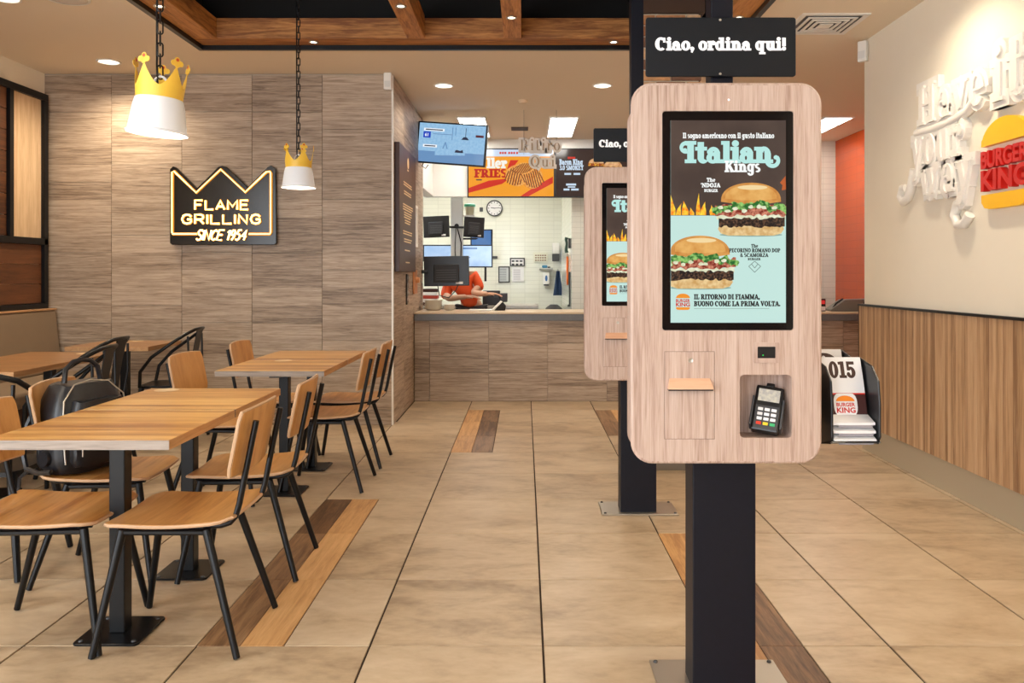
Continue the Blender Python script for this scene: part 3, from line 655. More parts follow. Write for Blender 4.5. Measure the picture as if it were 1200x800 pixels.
for k, (r0, r1, z0) in enumerate(((.225, .19, -.006), (.165, .145, -.012), (.125, .105, -.014), (.085, .065, -.016), (.045, .0, -.018))):
    m = MB()
    for (xa, xb, ya, yb) in ((-r0, r0, -r0, -r1), (-r0, r0, r1, r0), (-r0, -r1, -r1, r1), (r1, r0, -r1, r1)):
        if xb - xa > .001 and yb - ya > .001: m.box(xa, xb, ya, yb, z0, z0 + .006)
    m.build('frame' if k == 0 else 'louvre', M_white, vent)
MB().box(-.19, .19, -.19, .19, -.003, 0).build('backing', M_dkgrey, vent)
cs = thing('ceiling_speaker', 'round white speaker grille in the ceiling at the top left', 'speaker', (-2.84, 4.93, CZ))
MB().lathe([(.0, -.006), (.105, -.008), (.12, -.004), (.125, 0)], 28).build('grille', plain('speaker_grille', srgb(214, 206, 196), .6), cs, smooth=True)
MB().lathe([(.122, 0), (.135, -.001), (.135, -.006), (.120, -.007)], 28).build('rim', M_white, cs, smooth=True)
dif = thing('air_grille', 'small dark air grille in the ceiling above the hanging lettering', 'air vent', (-.06, 9.35, CZ))
MB().box(-.10, .10, -.10, .10, -.008, 0).build('frame', plain('bronze_grille', srgb(96, 78, 60), .6), dif)
for k in range(6): MB().box(-.088, .088, -.088+.03*k, -.074+.03*k, -.014, -.006).build('slat', M_dkgrey, dif)
det = thing('smoke_detector', 'small round detector on the ceiling between two downlights', 'detector', (-.02, 7.85, CZ))
MB().lathe([(.05, 0), (.05, -.012), (.035, -.028), (0, -.03)], 20).build('housing', plain('det_cream', srgb(226, 206, 176), .5), det, smooth=True)

# ================================================================== FURNITURE
# ---- oak chairs (local: seat centre at origin, backrest at +x)
def make_chair():
    t = thing('oak_chair', 'x', 'chair')
    def seat_fn(u, v):
        x = -.215 + .43*u; e = min(u, 1-u)*.43
        hw = .205 - .035*max(0, 1 - e/.05)**2
        y = (2*v - 1)*hw
        z = .452 - .010*math.sin(PI*min(1, u*1.15)) - .012*max(0, 1 - u/.18)**2 + .012*max(0, (u-.8)/.2)**2 + .006*(2*v-1)**2
        return (x, y, z)
    s = MB().thick(seat_fn, 14, 10, (0, 0, -.013)).build('seat', M_seat, t, smooth=True)
    # pale plywood rim of the seat
    rim = [(-.2155 + .431*i/14, sgn) for sgn in (-1,) for i in range(15)]
    pts = []
    for i in range(15): pts.append(Vector(seat_fn(i/14, 0)) + Vector((0, -.001, -.0065)))
    for j in range(1, 10): pts.append(Vector(seat_fn(1, j/10)) + Vector((.001, 0, -.0065)))
    for i in range(14, -1, -1): pts.append(Vector(seat_fn(i/14, 1)) + Vector((0, .001, -.0065)))
    for j in range(9, 0, -1): pts.append(Vector(seat_fn(0, j/10)) + Vector((-.001, 0, -.0065)))
    MB().tube(pts, .0062, 6, closed=True).build('plywood_rim', M_plyedge, s, smooth=True)
    def back_fn(u, v):
        z = .605 + .215*u; e = min(u, 1-u)*.215
        hw = .19 - .012*max(0, 1 - e/.03)**2
        y = (2*v-1)*hw; x = .222 + (z-.605)*.20 - .022*(2*v-1)**2
        return (x, y, z + .008*(1 - (2*v-1)**2)*u)
    bk = MB().thick(back_fn, 8, 10, (.014, 0, -.003)).build('backrest', M_back, t, smooth=True)
    pts = []
    for i in range(9): pts.append(Vector(back_fn(i/8, 0)) + Vector((.007, 0, -.0015)))
    for j in range(1, 10): pts.append(Vector(back_fn(1, j/10)) + Vector((.007, 0, -.0015)))
    for i in range(8, -1, -1): pts.append(Vector(back_fn(i/8, 1)) + Vector((.007, 0, -.0015)))
    for j in range(9, 0, -1): pts.append(Vector(back_fn(0, j/10)) + Vector((.007, 0, -.0015)))
    MB().tube(pts, .0068, 6, closed=True).build('plywood_rim', M_plyedge, bk, smooth=True)
    for sy in (-1, 1):
        yy = .135*sy
        path = [(-.19, yy, .425), (.10, yy, .424), (.165, yy, .427), (.195, yy, .437), (.214, yy, .458), (.226, yy, .50), (.250, yy, .62), (.284, yy, .785)]
        MB().tube(path, .0105, 10).build('back_support', M_black, t, smooth=True)
        MB().tube([(-.175, .148*sy, .408), (.125, .148*sy, .408)], .0115, 8).build('side_rail', M_black, t, smooth=True)
        for (x0, x1) in ((-.168, -.243), (.118, .243)):
            MB().tube([(x0, .148*sy, .415), (x1, .205*sy, .004)], [.0145, .0115], 10).build('leg', M_black, t, smooth=True)
    m = MB()
    for x in (-.15, .10): m.tube([(x, -.148, .412), (x, .148, .412)], .010, 8)
    m.build('cross_rail', M_black, t, smooth=True)
    return t
chair0 = make_chair(); chair_used = [False]
def place_chair(x, y, rz, lbl):
    c = chair0 if not chair_used[0] else copy_tree(chair0)
    chair_used[0] = True
    c.location = (x, y, 0); c.rotation_euler = (0, 0, rz); tag(c, lbl, 'chair', 'oak chairs with black tubular frames')
TXc = -1.455
place_chair(-1.205, 2.865, 0, 'oak chair nearest the viewer, wooden back to the aisle at the front table')
place_chair(-1.21, 3.52, math.radians(3), 'oak chair on the aisle behind the nearest one, second from the front')
place_chair(-1.20, 4.88, 0, 'oak chair on the aisle at the far double table, third from the front')
place_chair(-1.195, 5.46, 0, 'farthest oak chair on the aisle side, against the tiled wall corner')
place_chair(-1.69, 2.865, PI + math.radians(4), 'oak chair at the bottom left, cut by the picture edge')
place_chair(-1.79, 3.46, PI + math.radians(4), 'oak chair carrying the black leather bag')
place_chair(-1.73, 4.62, PI + math.radians(-4), 'oak chair facing the aisle at the near left of the far double table')
place_chair(-1.70, 5.45, PI, 'oak chair facing the aisle at the far left of the far double table')

# ---- tables
def make_table(wx, wy, top_mat, edge_mat, side_mat, name='square_table'):
    t = thing(name, 'x', 'table')
    hx, hy = wx/2, wy/2
    MB().box(-hx+.0015, hx-.0015, -hy+.0015, hy-.0015, .719, .75).build('table_top', top_mat, t, bevel=.001, seg=1)
    MB().box(-hx, hx, -hy, -hy+.0016, .7185, .7492).build('edge_band', edge_mat, t)
    MB().box(-hx, hx, hy-.0016, hy, .7185, .7492).build('edge_band', edge_mat, t)
    MB().box(hx-.0016, hx, -hy, hy, .7185, .7492).build('edge_band', side_mat, t)
    MB().box(-hx, -hx+.0016, -hy, hy, .7185, .7492).build('edge_band', side_mat, t)
    MB().box(-.028, .028, -.028, .028, .008, .70).build('pole', M_black, t, bevel=.004)
    m = MB().box(-.20, .20, -.03, .03, .70, .719).box(-.03, .03, -.20, .20, .70, .7185); m.build('top_bracket', M_black, t)
    p = rrect(-.115, .115, -.115, .115, .02)
    M = Matrix(((1,0,0,0),(0,0,1,0),(0,1,0,0),(0,0,0,1)))
    bp = MB().prism(p, 0.0005, .009, M).build('base_plate', M_black, t, bevel=.002, seg=1)
    for sx in (-1, 1):
        for sy in (-1, 1):
            MB().lathe([(.0, .014), (.007, .013), (.009, .009)], 10, Matrix.Translation((.092*sx, .092*sy, 0))).build('bolt', M_dkgrey, bp, smooth=True)
    return t
tb = make_table(.61, .581, M_table, M_edge, M_edge_br)
tables = [(-1.455, 2.866, 'oak topped square table nearest the viewer'), (-1.455, 3.458, 'oak topped square table pushed against the far side of the nearest one'),
          (-1.42, 4.715, 'oak topped square table at the near half of the far pair'), (-1.42, 5.31, 'oak topped square table at the far half of the far pair')]
for i, (x, y, lb) in enumerate(tables):
    o = tb if i == 0 else copy_tree(tb)
    o.location = (x, y, 0); tag(o, lb, 'table', 'oak topped square tables')
tw = make_table(.62, .565, M_table_dk, M_edge_br, M_edge_br)
for i, (x, y, lb) in enumerate([(-3.12, 4.66, 'brown wooden table by the bench at the left picture edge'), (-3.12, 5.23, 'brown wooden table by the bench pushed behind the left edge one'), (-3.10, 6.18, 'brown wooden table standing against the tiled wall by the bench')]):
    o = tw if i == 0 else copy_tree(tw)
    o.location = (x, y, 0); tag(o, lb, 'table', 'brown tables along the bench')
def card(x, y, z, lbl, r=.055):
    o = MB().disc(r, 0, 20).disc(r, -.0008, 20, flip=True).build('table_sticker', plain('pale_sticker', srgb(222, 196, 156), .5)); o.location = (x, y, z + .0015)
    tag(o, lbl, 'sticker', 'round table stickers')
card(-1.66, 3.69, .75, 'pale round sticker on the far edge of the second oak table')
card(-2.98, 5.40, .75, 'pale round sticker on the brown table by the bench')
card(-1.50, 4.95, .75, 'pale round sticker on the far oak table pair')
card(-3.12, 6.40, .75, 'pale round sticker on the brown table against the tiled wall')

# ---- black metal armchairs
def make_metal():
    t = thing('metal_armchair', 'x', 'chair')
    def sf(u, v):
        e = min(u, 1-u)*.36; hw = .18 - .03*max(0, 1 - e/.05)**2
        return (-.18 + .36*u, (2*v-1)*hw, .45 - .008*math.sin(PI*u)*math.sin(PI*v))
    MB().thick(sf, 8, 8, (0, 0, -.02)).build('seat', M_black, t, smooth=True)
    pts = [(-.165, -.17, .44), (-.15, -.20, .56), (-.06, -.225, .67), (.07, -.22, .765), (.17, -.185, .835), (.215, -.11, .865), (.222, 0, .868),
           (.215, .11, .865), (.17, .185, .835), (.07, .22, .765), (-.06, .225, .67), (-.15, .20, .56), (-.165, .17, .44)]
    MB().tube(pts, .0125, 10).build('arm_hoop', M_black, t, smooth=True)
    def sp(u, v):
        z = .445 + .42*u; x = .165 + .055*u - .01*math.sin(PI*u); return (x, (2*v-1)*(.045 + .03*u), z)
    MB().thick(sp, 8, 4, (.006, 0, 0)).build('back_splat', M_black, t, smooth=True)
    for sy in (-1, 1):
        MB().tube([(.165, .15*sy, .44), (.19, .17*sy, .64), (.185, .175*sy, .82)], .008, 8).build('back_stay', M_black, t, smooth=True)
        for (x0, x1) in ((-.155, -.215), (.150, .225)):
            MB().tube([(x0, .15*sy, .44), (x1, .215*sy, .003)], [.021, .013], 8).build('leg', M_black, t, smooth=True)
    m = MB().tube([(-.185, -.185, .22), (.19, .185, .22)], .006, 6).tube([(-.185, .185, .22), (.19, -.185, .22)], .006, 6)
    m.build('cross_brace', M_black, t, smooth=True)
    return t
mc = make_metal()
for i, (x, y, rz, lb) in enumerate([(-2.63, 4.60, 8, 'black metal armchair just behind the leather bag'), (-2.87, 5.22, 4, 'black metal armchair at the second brown table, behind another armchair'),
                                    (-2.74, 6.15, 6, 'black metal armchair farthest back, at the table by the tiled wall'), (-2.345, 3.53, -86, 'black metal armchair turned from the viewer at the left picture edge')]):
    o = mc if i == 0 else copy_tree(mc)
    o.location = (x, y, 0); o.rotation_euler = (0, 0, math.radians(rz)); tag(o, lb, 'chair', 'black metal armchairs')

# ---- bench along the left wall
bn = thing('wall_bench', 'taupe upholstered bench with a high back along the left wall', 'bench', (-3.8, 4.6, 0))
MB().box(-.28, .30, -2.6, 2.17, .10, .36).build('base', M_brown, bn)
MB().box(-.29, .36, -2.6, 2.17, .36, .47).build('seat_cushion', M_bench, bn, bevel=.03, seg=4)
def bkf(u, v):
    return (-.13 - .055*u, -2.6 + 4.77*v, .47 + .515*u)
MB().thick(bkf, 6, 20, (-.095, 0, 0)).build('back_cushion', M_bench, bn, bevel=.015, seg=3)
MB().box(-.298, -.18, -2.6, 2.17, .987, 1.0).build('top_strip', M_edge_br, bn)
# ---- framed wood panelling on the left wall
wp = thing('framed_wall_panel', 'black framed panel of brown planks and pale wood on the left wall', 'wall panel', (-4.1, 5.6, 0))
fx0, fx1 = .0, .05
ya, yb = -1.3, 1.17
m = MB().box(fx0, fx1, ya, yb, 2.755, 2.81).box(fx0, fx1, ya, yb, .985, 1.045).box(fx0, fx1, yb-.055, yb, 1.045, 2.755).box(fx0, fx1, ya, yb, 1.535, 1.59).box(fx0, fx1, ya, ya+.055, 1.045, 2.755)
m.box(fx0, fx1, .665, .715, 1.59, 2.755).box(fx0, fx1, -.3, -.25, 1.59, 2.755)
m.build('frame', M_black, wp, bevel=.002, seg=1)
MB().box(0, .02, .715, yb-.055, 1.59, 2.755).build('pale_panel', grain('pale_oak', [srgb(206, 174, 136), srgb(224, 196, 160), srgb(232, 208, 176)], scale=(8, 8, .7), nscale=2, rough=.5), wp)
M_bplank = grain('brown_plank', [srgb(66, 36, 18), srgb(98, 58, 31), srgb(114, 70, 40)], scale=(12, 1, 12), rough=.5, nscale=2.4, rand=.35)
for k in range(3):
    MB().box(0, .022, ya+.055, yb-.055, -.0805, .0805).build('plank', M_bplank, wp, bevel=.002, seg=1, loc=(0, 0, 1.127 + .163*k))
for k in range(7):
    MB().box(0, .022, -.25, .665, -.081, .081).build('plank', M_bplank, wp, bevel=.002, seg=1, loc=(0, 0, 1.675 + .1665*k))
    MB().box(0, .022, ya+.055, -.3, -.081, .081).build('plank', M_bplank, wp, bevel=.002, seg=1, loc=(0, 0, 1.675 + .1665*k))

# ---- black leather bag on the chair
bag = thing('leather_bag', 'black leather bag with silver zips and a carrying handle on a chair seat', 'bag', (-1.905, 3.43, .458), math.radians(-24))
def blob(name, parent, cx, cy, z0, z1, hx, hy, mat, nz=10, n=28, p=3.2, top=.55, lean=0.0):
    prof = []
    for i in range(nz + 1):
        u = i/nz; s = 1 - (1-top)*max(0, (u-.55)/.45)**2 - .10*max(0, 1-u/.12)**2
        prof.append((u, s))
    vs = []; fs = []
    for u, s in prof:
        for j in range(n):
            a = 2*PI*j/n; c_, s_ = math.cos(a), math.sin(a)
            r = (abs(c_)**p + abs(s_)**p) ** (-1/p)
            vs.append((cx + hx*s*r*c_*(1) + lean*u, cy + hy*(.75+.25*s)*s*r*s_, z0 + (z1-z0)*u + .004*math.sin(5*a + 9*u)))
    for i in range(nz):
        for j in range(n): fs.append((i*n+j, i*n+(j+1)%n, (i+1)*n+(j+1)%n, (i+1)*n+j))
    fs.append(tuple(reversed(range(n)))); fs.append(tuple(range(nz*n, (nz+1)*n)))
    return MB().add(vs, fs).build(name, mat, parent, smooth=True)
body = blob('body', bag, 0, 0, 0, .365, .098, .165, M_leather, lean=-.01, top=.74, p=4.5)
pk = blob('front_pocket', bag, .085, 0, .03, .30, .05, .125, M_leather, top=.85, p=5)
zp = MB().tube([(.13*math.cos(a)*.55 + .02, .15*math.cos(a)*1.0, .20 + .15*math.sin(a)) for a in [PI*i/14 for i in range(15)]], .005, 6)
m = MB().tube([(.098, -.150, .05), (.092, -.158, .20), (.075, -.140, .305), (.055, -.08, .365), (.045, 0, .378), (.055, .08, .365), (.075, .14, .305), (.095, .15, .18)], .0035, 6)
m.build('zip', M_steel, bag, smooth=True)
MB().tube([(.150, -.112, .08), (.155, -.115, .19), (.145, -.095, .262), (.14, 0, .280), (.145, .095, .262), (.155, .115, .19)], .003, 6).build('pocket_zip', M_steel, bag, smooth=True)
MB().tube([(0, -.085, .37), (-.005, -.075, .425), (-.005, -.04, .455), (-.005, 0, .462), (-.005, .04, .455), (-.005, .075, .425), (0, .085, .37)], .011, 8).build('handle', M_leather, bag, smooth=True)
MB().tube([(-.09, -.13, .30), (-.13, -.155, .2), (-.135, -.17, .08), (-.10, -.18, .02), (-.02, -.185, .012), (.05, -.178, .02)], .011, 6).build('shoulder_strap', M_leather, bag, smooth=True)
MB().lathe([(0, -.012), (.03, -.012), (.034, 0), (.03, .012), (0, .012)], 18, Matrix.Translation((.0, -.168, .07)) @ Matrix.Rotation(PI/2, 4, 'X')).build('strap_pad', M_leather, bag, smooth=True)
MB().tube([(-.10, -.175, .01), (-.135, -.185, -.02), (-.14, -.188, -.075)], .008, 6).build('strap_end', M_leather, bag, smooth=True)

# ================================================================== PENDANT LAMPS
def pendant(x, y, zb, tilt, rz, lbl, crown_rot):
    t = thing('pendant_lamp', lbl, 'pendant lamp', (x, y, zb), 0, 'crown topped pendant lamps')
    M = Matrix.Translation((0, 0, .17)) @ Matrix.Rotation(rz, 4, 'Z') @ Matrix.Rotation(tilt, 4, 'Y') @ Matrix.Translation((0, 0, -.17))
    sh = MB().lathe([(.104, .0), (.108, .001), (.108, .006), (.101, .010), (.088, .10), (.082, .124), (.070, .137), (.03, .142), (0, .142), (0, .136), (.068, .132), (.078, .12), (.097, .012), (.104, .004), (.104, 0)], 40, M).build('shade', M_shade, t, smooth=True)
    MB().lathe([(.0, .118), (.028, .10), (.036, .07), (.028, .042), (0, .034)], 16, M).build('bulb', M_glow, sh, smooth=True)
    # paper crown around the neck
    n = 60; H = .062; m = MB(); vs = []; fs = []
    def crownz(a):
        u = (a / (2*PI) * 5) % 1; d_ = abs(u - .5) * 2          # 0 in the valley centre -> use peaks at u=0
        pk_ = 1 - d_
        return H + .075 * (1 - pk_) ** 1.7 - .018
    for i in range(n):
        a = 2*PI*i/n
        for z, r in ((0, .079), (crownz(a), .079 + .012 * crownz(a) / .12)):
            vs.append((r*math.cos(a + crown_rot), r*math.sin(a + crown_rot), .122 + z))
    for i in range(n):
        j = (i+1) % n; fs.append((2*i, 2*j, 2*j+1, 2*i+1))
    cr = MB().add(vs, fs, M).build('paper_crown', M_gold, t)
    so = cr.modifiers.new('thick', 'SOLIDIFY'); so.thickness = .0012
    for k in range(5):
        a = 2*PI*k/5 + crown_rot; r = .092; px, py = r*math.cos(a), r*math.sin(a)
        R_ = Matrix.Translation((px, py, .122 + .128)) @ Matrix.Rotation(a + PI/2, 4, 'Z')
        fm = MB()
        for (dx, dz) in ((0, .012), (-.014, 0), (.014, 0), (0, -.006)): fm.prism(ell(dx, dz, .0105, .0105, n=12), -.001 - .0002*(dx > 0), .001, M @ R_)
        tp = fm.build('crown_tip', M_gold, cr)
        jw = MB().prism(ell(0, .012, .006, .006, n=10), -.0022, .0022, M @ R_); jw.build('crown_jewel', plain('jewel', srgb(208, 74, 30), .4), cr)
    # hook, chain, cable
    MB().tube([(.03*math.cos(q), 0, .16 + .05*math.sin(q)) for q in [PI*i/10 for i in range(11)]], .0045, 8, M=M).build('hook', M_shade, t, smooth=True)
    zt = 3.69 - zb; z = .205; k = 0; L = .052
    ch = MB()
    while z < min(zt, 1.9):
        lp = [(.0095*math.cos(q), 0, .0 + math.copysign(.016, math.sin(q)) + .0095*math.sin(q)) for q in [2*PI*(i+.5)/12 for i in range(12)]]
        ch.tube(lp, .003, 5, closed=True, M=Matrix.Translation((0, 0, z + .02)) @ Matrix.Rotation((PI/2 if k % 2 else 0) + .5, 4, 'Z')); z += .041; k += 1
    ch.build('chain', M_black, t, smooth=True)
    MB().tube([(-.008, 0, .14), (-.012, 0, .25), (-.014, 0.004, .8), (-.012, 0, zt)], .0035, 6).build('cable', M_black, t, smooth=True)
    lamp(sh, 'POINT', (0, 0, .03), 4.0, WARM, .03)
pendant(-1.328, 2.90, 1.797, math.radians(4), 0, 'nearer white pendant lamp with a gold paper crown', math.radians(-104))
pendant(-1.435, 5.05, 1.835, 0, 0, 'farther white pendant lamp with a small gold crown', math.radians(-54))

# ================================================================== NEON SIGN
ns = thing('neon_sign', 'black crown shaped sign with warm neon lettering on the tiled wall', 'sign', (-2.56, 6.80, 1.537))
k = 6.8/F
def NS(px, py): return ((px - 264.2)*k, (287 - py)*k)
outl = [(202.5, 285), (202.5, 199), (206, 195.5), (210, 197), (234, 221), (259, 196), (263.5, 195), (268, 196), (293, 220), (316, 196.5), (320, 194.5), (325.5, 198), (326.5, 285), (324, 287), (205, 287)]
MB().prism([NS(*p) for p in outl], -.05, -.018).build('backboard', M_signblk, ns, bevel=.004)
MB().box(-.2, -.12, -.02, 0, .2, .3).box(.12, .2, -.02, 0, .2, .3).build('wall_bracket', M_black, ns)
M_halo = plain('painted_halo', (.5, .25, .06), 0.5, emit=(1.0, 0.36, 0.04), es=0.55)  # painted glow: dim orange strip behind each tube imitates the neon halo
def neon(pts, r=.0085, y=-.062, name='neon_tube', mat=M_neon):
    o = MB().tube([(p[0], y, p[1]) for p in pts], r, 8).build(name, mat, ns, smooth=True)
    MB().tube([(p[0], y + .006, p[1]) for p in pts], r*1.55, 8).build('tube_halo', M_halo, o, smooth=True)
neon([NS(*p) for p in [(234.5, 274.5), (206.5, 274.5), (206, 272), (206, 202.5), (208, 201.5), (234, 226.5), (262.5, 199.5), (291, 226), (315.5, 202.5), (319.5, 202), (320.5, 204), (320.5, 272.5), (319.5, 274.5), (295, 274.5)]])
LET = {'F': [[(0,0),(0,1),(.75,1)], [(0,.52),(.62,.52)]], 'L': [[(0,1),(0,0),(.75,0)]], 'A': [[(0,0),(.42,1),(.84,0)], [(.16,.32),(.68,.32)]], 'M': [[(0,0),(0,1),(.48,.3),(.96,1),(.96,0)]],
       'E': [[(.75,1),(0,1),(0,0),(.75,0)], [(0,.52),(.65,.52)]], 'R': [[(0,0),(0,1),(.5,1),(.72,.9),(.75,.72),(.7,.55),(.5,.46),(0,.46)], [(.42,.46),(.78,0)]], 'I': [[(0,0),(0,1)]], 'N': [[(0,0),(0,1),(.75,0),(.75,1)]],
       'G': [[(.82,.78),(.68,.95),(.42,1),(.14,.88),(0,.5),(.14,.12),(.42,0),(.7,.06),(.84,.24),(.84,.48),(.48,.48)]],
       'S': [[(.7,.85),(.5,1),(.2,.98),(.05,.8),(.15,.6),(.55,.42),(.68,.22),(.5,.02),(.2,0),(0,.16)]], 'C': [[(.7,.84),(.5,1),(.18,.88),(0,.5),(.14,.1),(.42,0),(.7,.14)]],
       '1': [[(0,.75),(.25,1),(.25,0)]], '9': [[(.6,.7),(.45,.46),(.15,.5),(.06,.75),(.2,.97),(.46,.98),(.6,.75),(.55,.3),(.3,0)]], '5': [[(.62,1),(.18,1),(.1,.58),(.4,.6),(.6,.4),(.55,.12),(.3,0),(.05,.1)]], '4': [[(.5,0),(.5,1),(0,.35),(.7,.35)]]}
def neon_text(s, x0, x1, yb, h, r, slant=0, gap=.34, mat=M_neon, y=-.062):
    wd = {c: max(p[0] for st in LET[c] for p in st) for c in LET}
    tot = sum(.45 if c == ' ' else wd[c] + gap for c in s) - gap
    sx = (x1 - x0)/tot; x = x0
    for c in s:
        if c == ' ': x += .45*sx; continue
        m = MB(); m2 = MB()
        for st in LET[c]:
            pp = [NS(x + p[0]*sx + slant*p[1]*h, yb - p[1]*h) for p in st]
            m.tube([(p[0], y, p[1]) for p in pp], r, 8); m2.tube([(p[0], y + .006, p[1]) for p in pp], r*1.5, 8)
        o = m.build('neon_letter', mat, ns, smooth=True); m2.build('tube_halo', M_halo, o, smooth=True); x += (wd[c] + gap)*sx
neon_text('FLAME', 232.5, 294, 246, 10.5, .0085)
neon_text('GRILLING', 217.5, 308, 262.5, 10.5, .0085)
neon_text('SINCE 1954', 234, 291, 281.5, 11.5, .0075, slant=.28, gap=.22, mat=M_neonw, y=-.066)

# small white devices
def sensor(lbl, loc, rz, h=.145):
    t = thing('motion_sensor', lbl, 'sensor', loc, rz, 'white alarm sensors')
    m = MB().thick(lambda u, v: ((u-.5)*.066, -.03 - .018*math.sin(PI*u), v*h), 8, 4, (0, .0, 0))
    MB().prism([(-.033, 0), (.033, 0), (.033, h), (-.033, h)], -.045, -.004).build('housing', M_white, t, bevel=.008, seg=3)
    MB().box(-.024, .024, -.048, -.044, h*.15, h*.5).build('lens', plain('sensor_lens', srgb(222, 222, 218), .3), t)
    MB().box(-.015, .015, -.006, .002, h*.3, h*.7).build('bracket', M_white, t)
sensor('white alarm sensor at the top corner of the tiled wall', (-1.165, 6.796, 2.855), 0)
sensor('white alarm sensor high on the end of the cream wall', (2.475, 5.80, 2.83), math.radians(-50), .15)

# ================================================================== ORDERING KIOSKS
KX, KY = .611, 2.50; K1 = 2.35/F; YF = 2.35 - KY
def KP(px, py): return ((px - CX)*K1 - KX, CH - (py - CY)*K1)
def KR(x0, y0, x1, y1): a = KP(x0, y1); b_ = KP(x1, y0); return a[0], b_[0], a[1], b_[1]
kiosk = thing('ordering_kiosk', 'x', 'kiosk', (KX, KY, 0), 0, 'self ordering kiosks on black posts')
hx0, hx1, hz0, hz1 = KR(743, 100, 960, 540)
scr = KR(776, 130, 930, 387); rec = KR(867, 439, 928, 513)
plate('front_panel', rrect(hx0, hx1, hz0, hz1, .055, 8), [rrect(*scr, .008, 3), rrect(*rec, .012, 3)], YF, YF + .032, M_kwood, kiosk)
# soft rounded rim of the front panel
ol = rrect(hx0, hx1, hz0, hz1, .055, 8)
MB().tube([(p[0], YF + .009, p[1]) for p in ol], .0092, 8, closed=True).build('panel_rim', M_kwood, kiosk, smooth=True)
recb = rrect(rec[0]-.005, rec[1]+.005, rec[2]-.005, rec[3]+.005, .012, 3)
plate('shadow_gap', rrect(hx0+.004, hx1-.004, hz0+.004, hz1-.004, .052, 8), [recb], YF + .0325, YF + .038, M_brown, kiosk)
MB().prism(rrect(hx0-.001, hx1+.001, hz0+.002, hz1-.03, .055, 8), YF + .095, YF + .155).build('rear_shell', M_kwood_side, kiosk, bevel=.006)
plate('side_shell', rrect(hx0+.001, hx1-.001, hz0+.003, hz1-.02, .055, 8), [recb], YF + .038, YF + .0945, M_kwood_side, kiosk)
MB().prism(rrect(scr[0]+.001, scr[1]-.001, scr[2]+.001, scr[3]-.001, .008, 3), YF + .0015, YF + .012).build('screen_bezel', plain('bezel_glass', (.006, .005, .005), .08), kiosk)
# recess lining
x0, x1, z0, z1 = rec; d = .085
m = MB().box(x0-.004, x1+.004, YF+d, YF+d+.004, z0-.004, z1+.004).box(x0-.004, x0, YF+.03, YF+d, z0, z1).box(x1, x1+.004, YF+.03, YF+d, z0, z1).box(x0-.004, x1+.004, YF+.03, YF+d, z1, z1+.004).box(x0-.004, x1+.004, YF+.03, YF+d, z0-.004, z0)
m.build('recess_lining', M_kwood, kiosk)
x0, x1, z0, z1 = KR(779, 412, 837, 514)
sd = MB().box(x0, x1, YF-.0015, YF+.002, z0, z1).build('service_door', M_kwood, kiosk, bevel=.0008, seg=1)
m = MB(); s_ = .0009
m.box(x0-s_, x1+s_, YF-.0006, YF, z0-s_, z0).box(x0-s_, x1+s_, YF-.0006, YF, z1, z1+s_).box(x0-s_, x0, YF-.0006, YF, z0, z1).box(x1, x1+s_, YF-.0006, YF, z0, z1).build('door_seam', M_brown, kiosk)
lx, lz = KP(809, 422)
MB().lathe([(0, 0), (.005, 0), (.0075, -.001), (.0075, .003)], 16, Matrix.Translation((lx, YF-.004, lz)) @ Matrix.Rotation(PI/2, 4, 'X') @ Matrix.Scale(-1, 4, (0,0,1))).build('lock', M_steel, sd, smooth=True)
x0, x1, z0, z1 = KR(782, 443, 834, 455)
lp = MB().add([(x0+.006, YF-.002, z1), (x1-.006, YF-.002, z1), (x1, YF-.022, z0+.006), (x0, YF-.022, z0+.006), (x0, YF-.022, z0), (x1, YF-.022, z0), (x1, YF-.002, z0), (x0, YF-.002, z0)],
     [(0,3,2,1), (3,4,5,2), (4,7,6,5), (0,1,6,7), (0,7,4,3), (1,2,5,6)]).build('receipt_lip', grain('lip_oak', [srgb(190, 138, 104), srgb(208, 158, 124), srgb(220, 174, 142)], scale=(1, 9, 9), nscale=2), kiosk)
MB().box(x0, x1, YF-.021, YF-.0016, z0-.004, z0-.0002).build('receipt_slot', M_blkpl, lp)
x0, x1, z0, z1 = KR(883, 401, 913, 425)
sc_ = plate('scanner_frame', rrect(x0, x1, z0, z1, .004, 3), [rrect(*KR(887.5, 406, 908.5, 419.5), .002, 2)], YF-.003, YF+.001, M_kwood_side, kiosk)
MB().box(*KR(887.5, 406, 908.5, 419.5)[:2], YF-.0015, YF+.0005, *KR(887.5, 406, 908.5, 419.5)[2:]).build('scanner_window', M_blkpl, sc_)
gx, gz = KP(894, 416)
MB().disc(.0022, 0, 10, Matrix.Translation((gx, YF-.0018, gz)) @ Matrix.Rotation(PI/2, 4, 'X')).build('scanner_light', screen('green_led', srgb(40, 210, 90)), sc_)
gx, gz = KP(854, 117)
MB().disc(.0035, 0, 12, Matrix.Translation((gx, YF-.0006, gz)) @ Matrix.Rotation(PI/2, 4, 'X')).build('indicator_light', screen('white_led', (1, 1, 1), 1.2), kiosk)
# posts and floor plate
MB().box(-.096, .097, -.06, .055, .008, .80).build('post', M_post, kiosk, bevel=.003)
MB().box(-.039, .029, -.055, .02, 1.70, 3.695).build('upper_post', M_post, kiosk, bevel=.003)
bp = MB().box(-.198, .212, -.098, .143, .0005, .009).build('floor_plate', M_steel, kiosk, bevel=.002, seg=1)
for sx in (-.18, .194):
    for sy in (-.08, .125): MB().lathe([(0, .015), (.006, .014), (.008, .009)], 10, Matrix.Translation((sx, sy, 0))).build('bolt', M_dkgrey, bp, smooth=True)
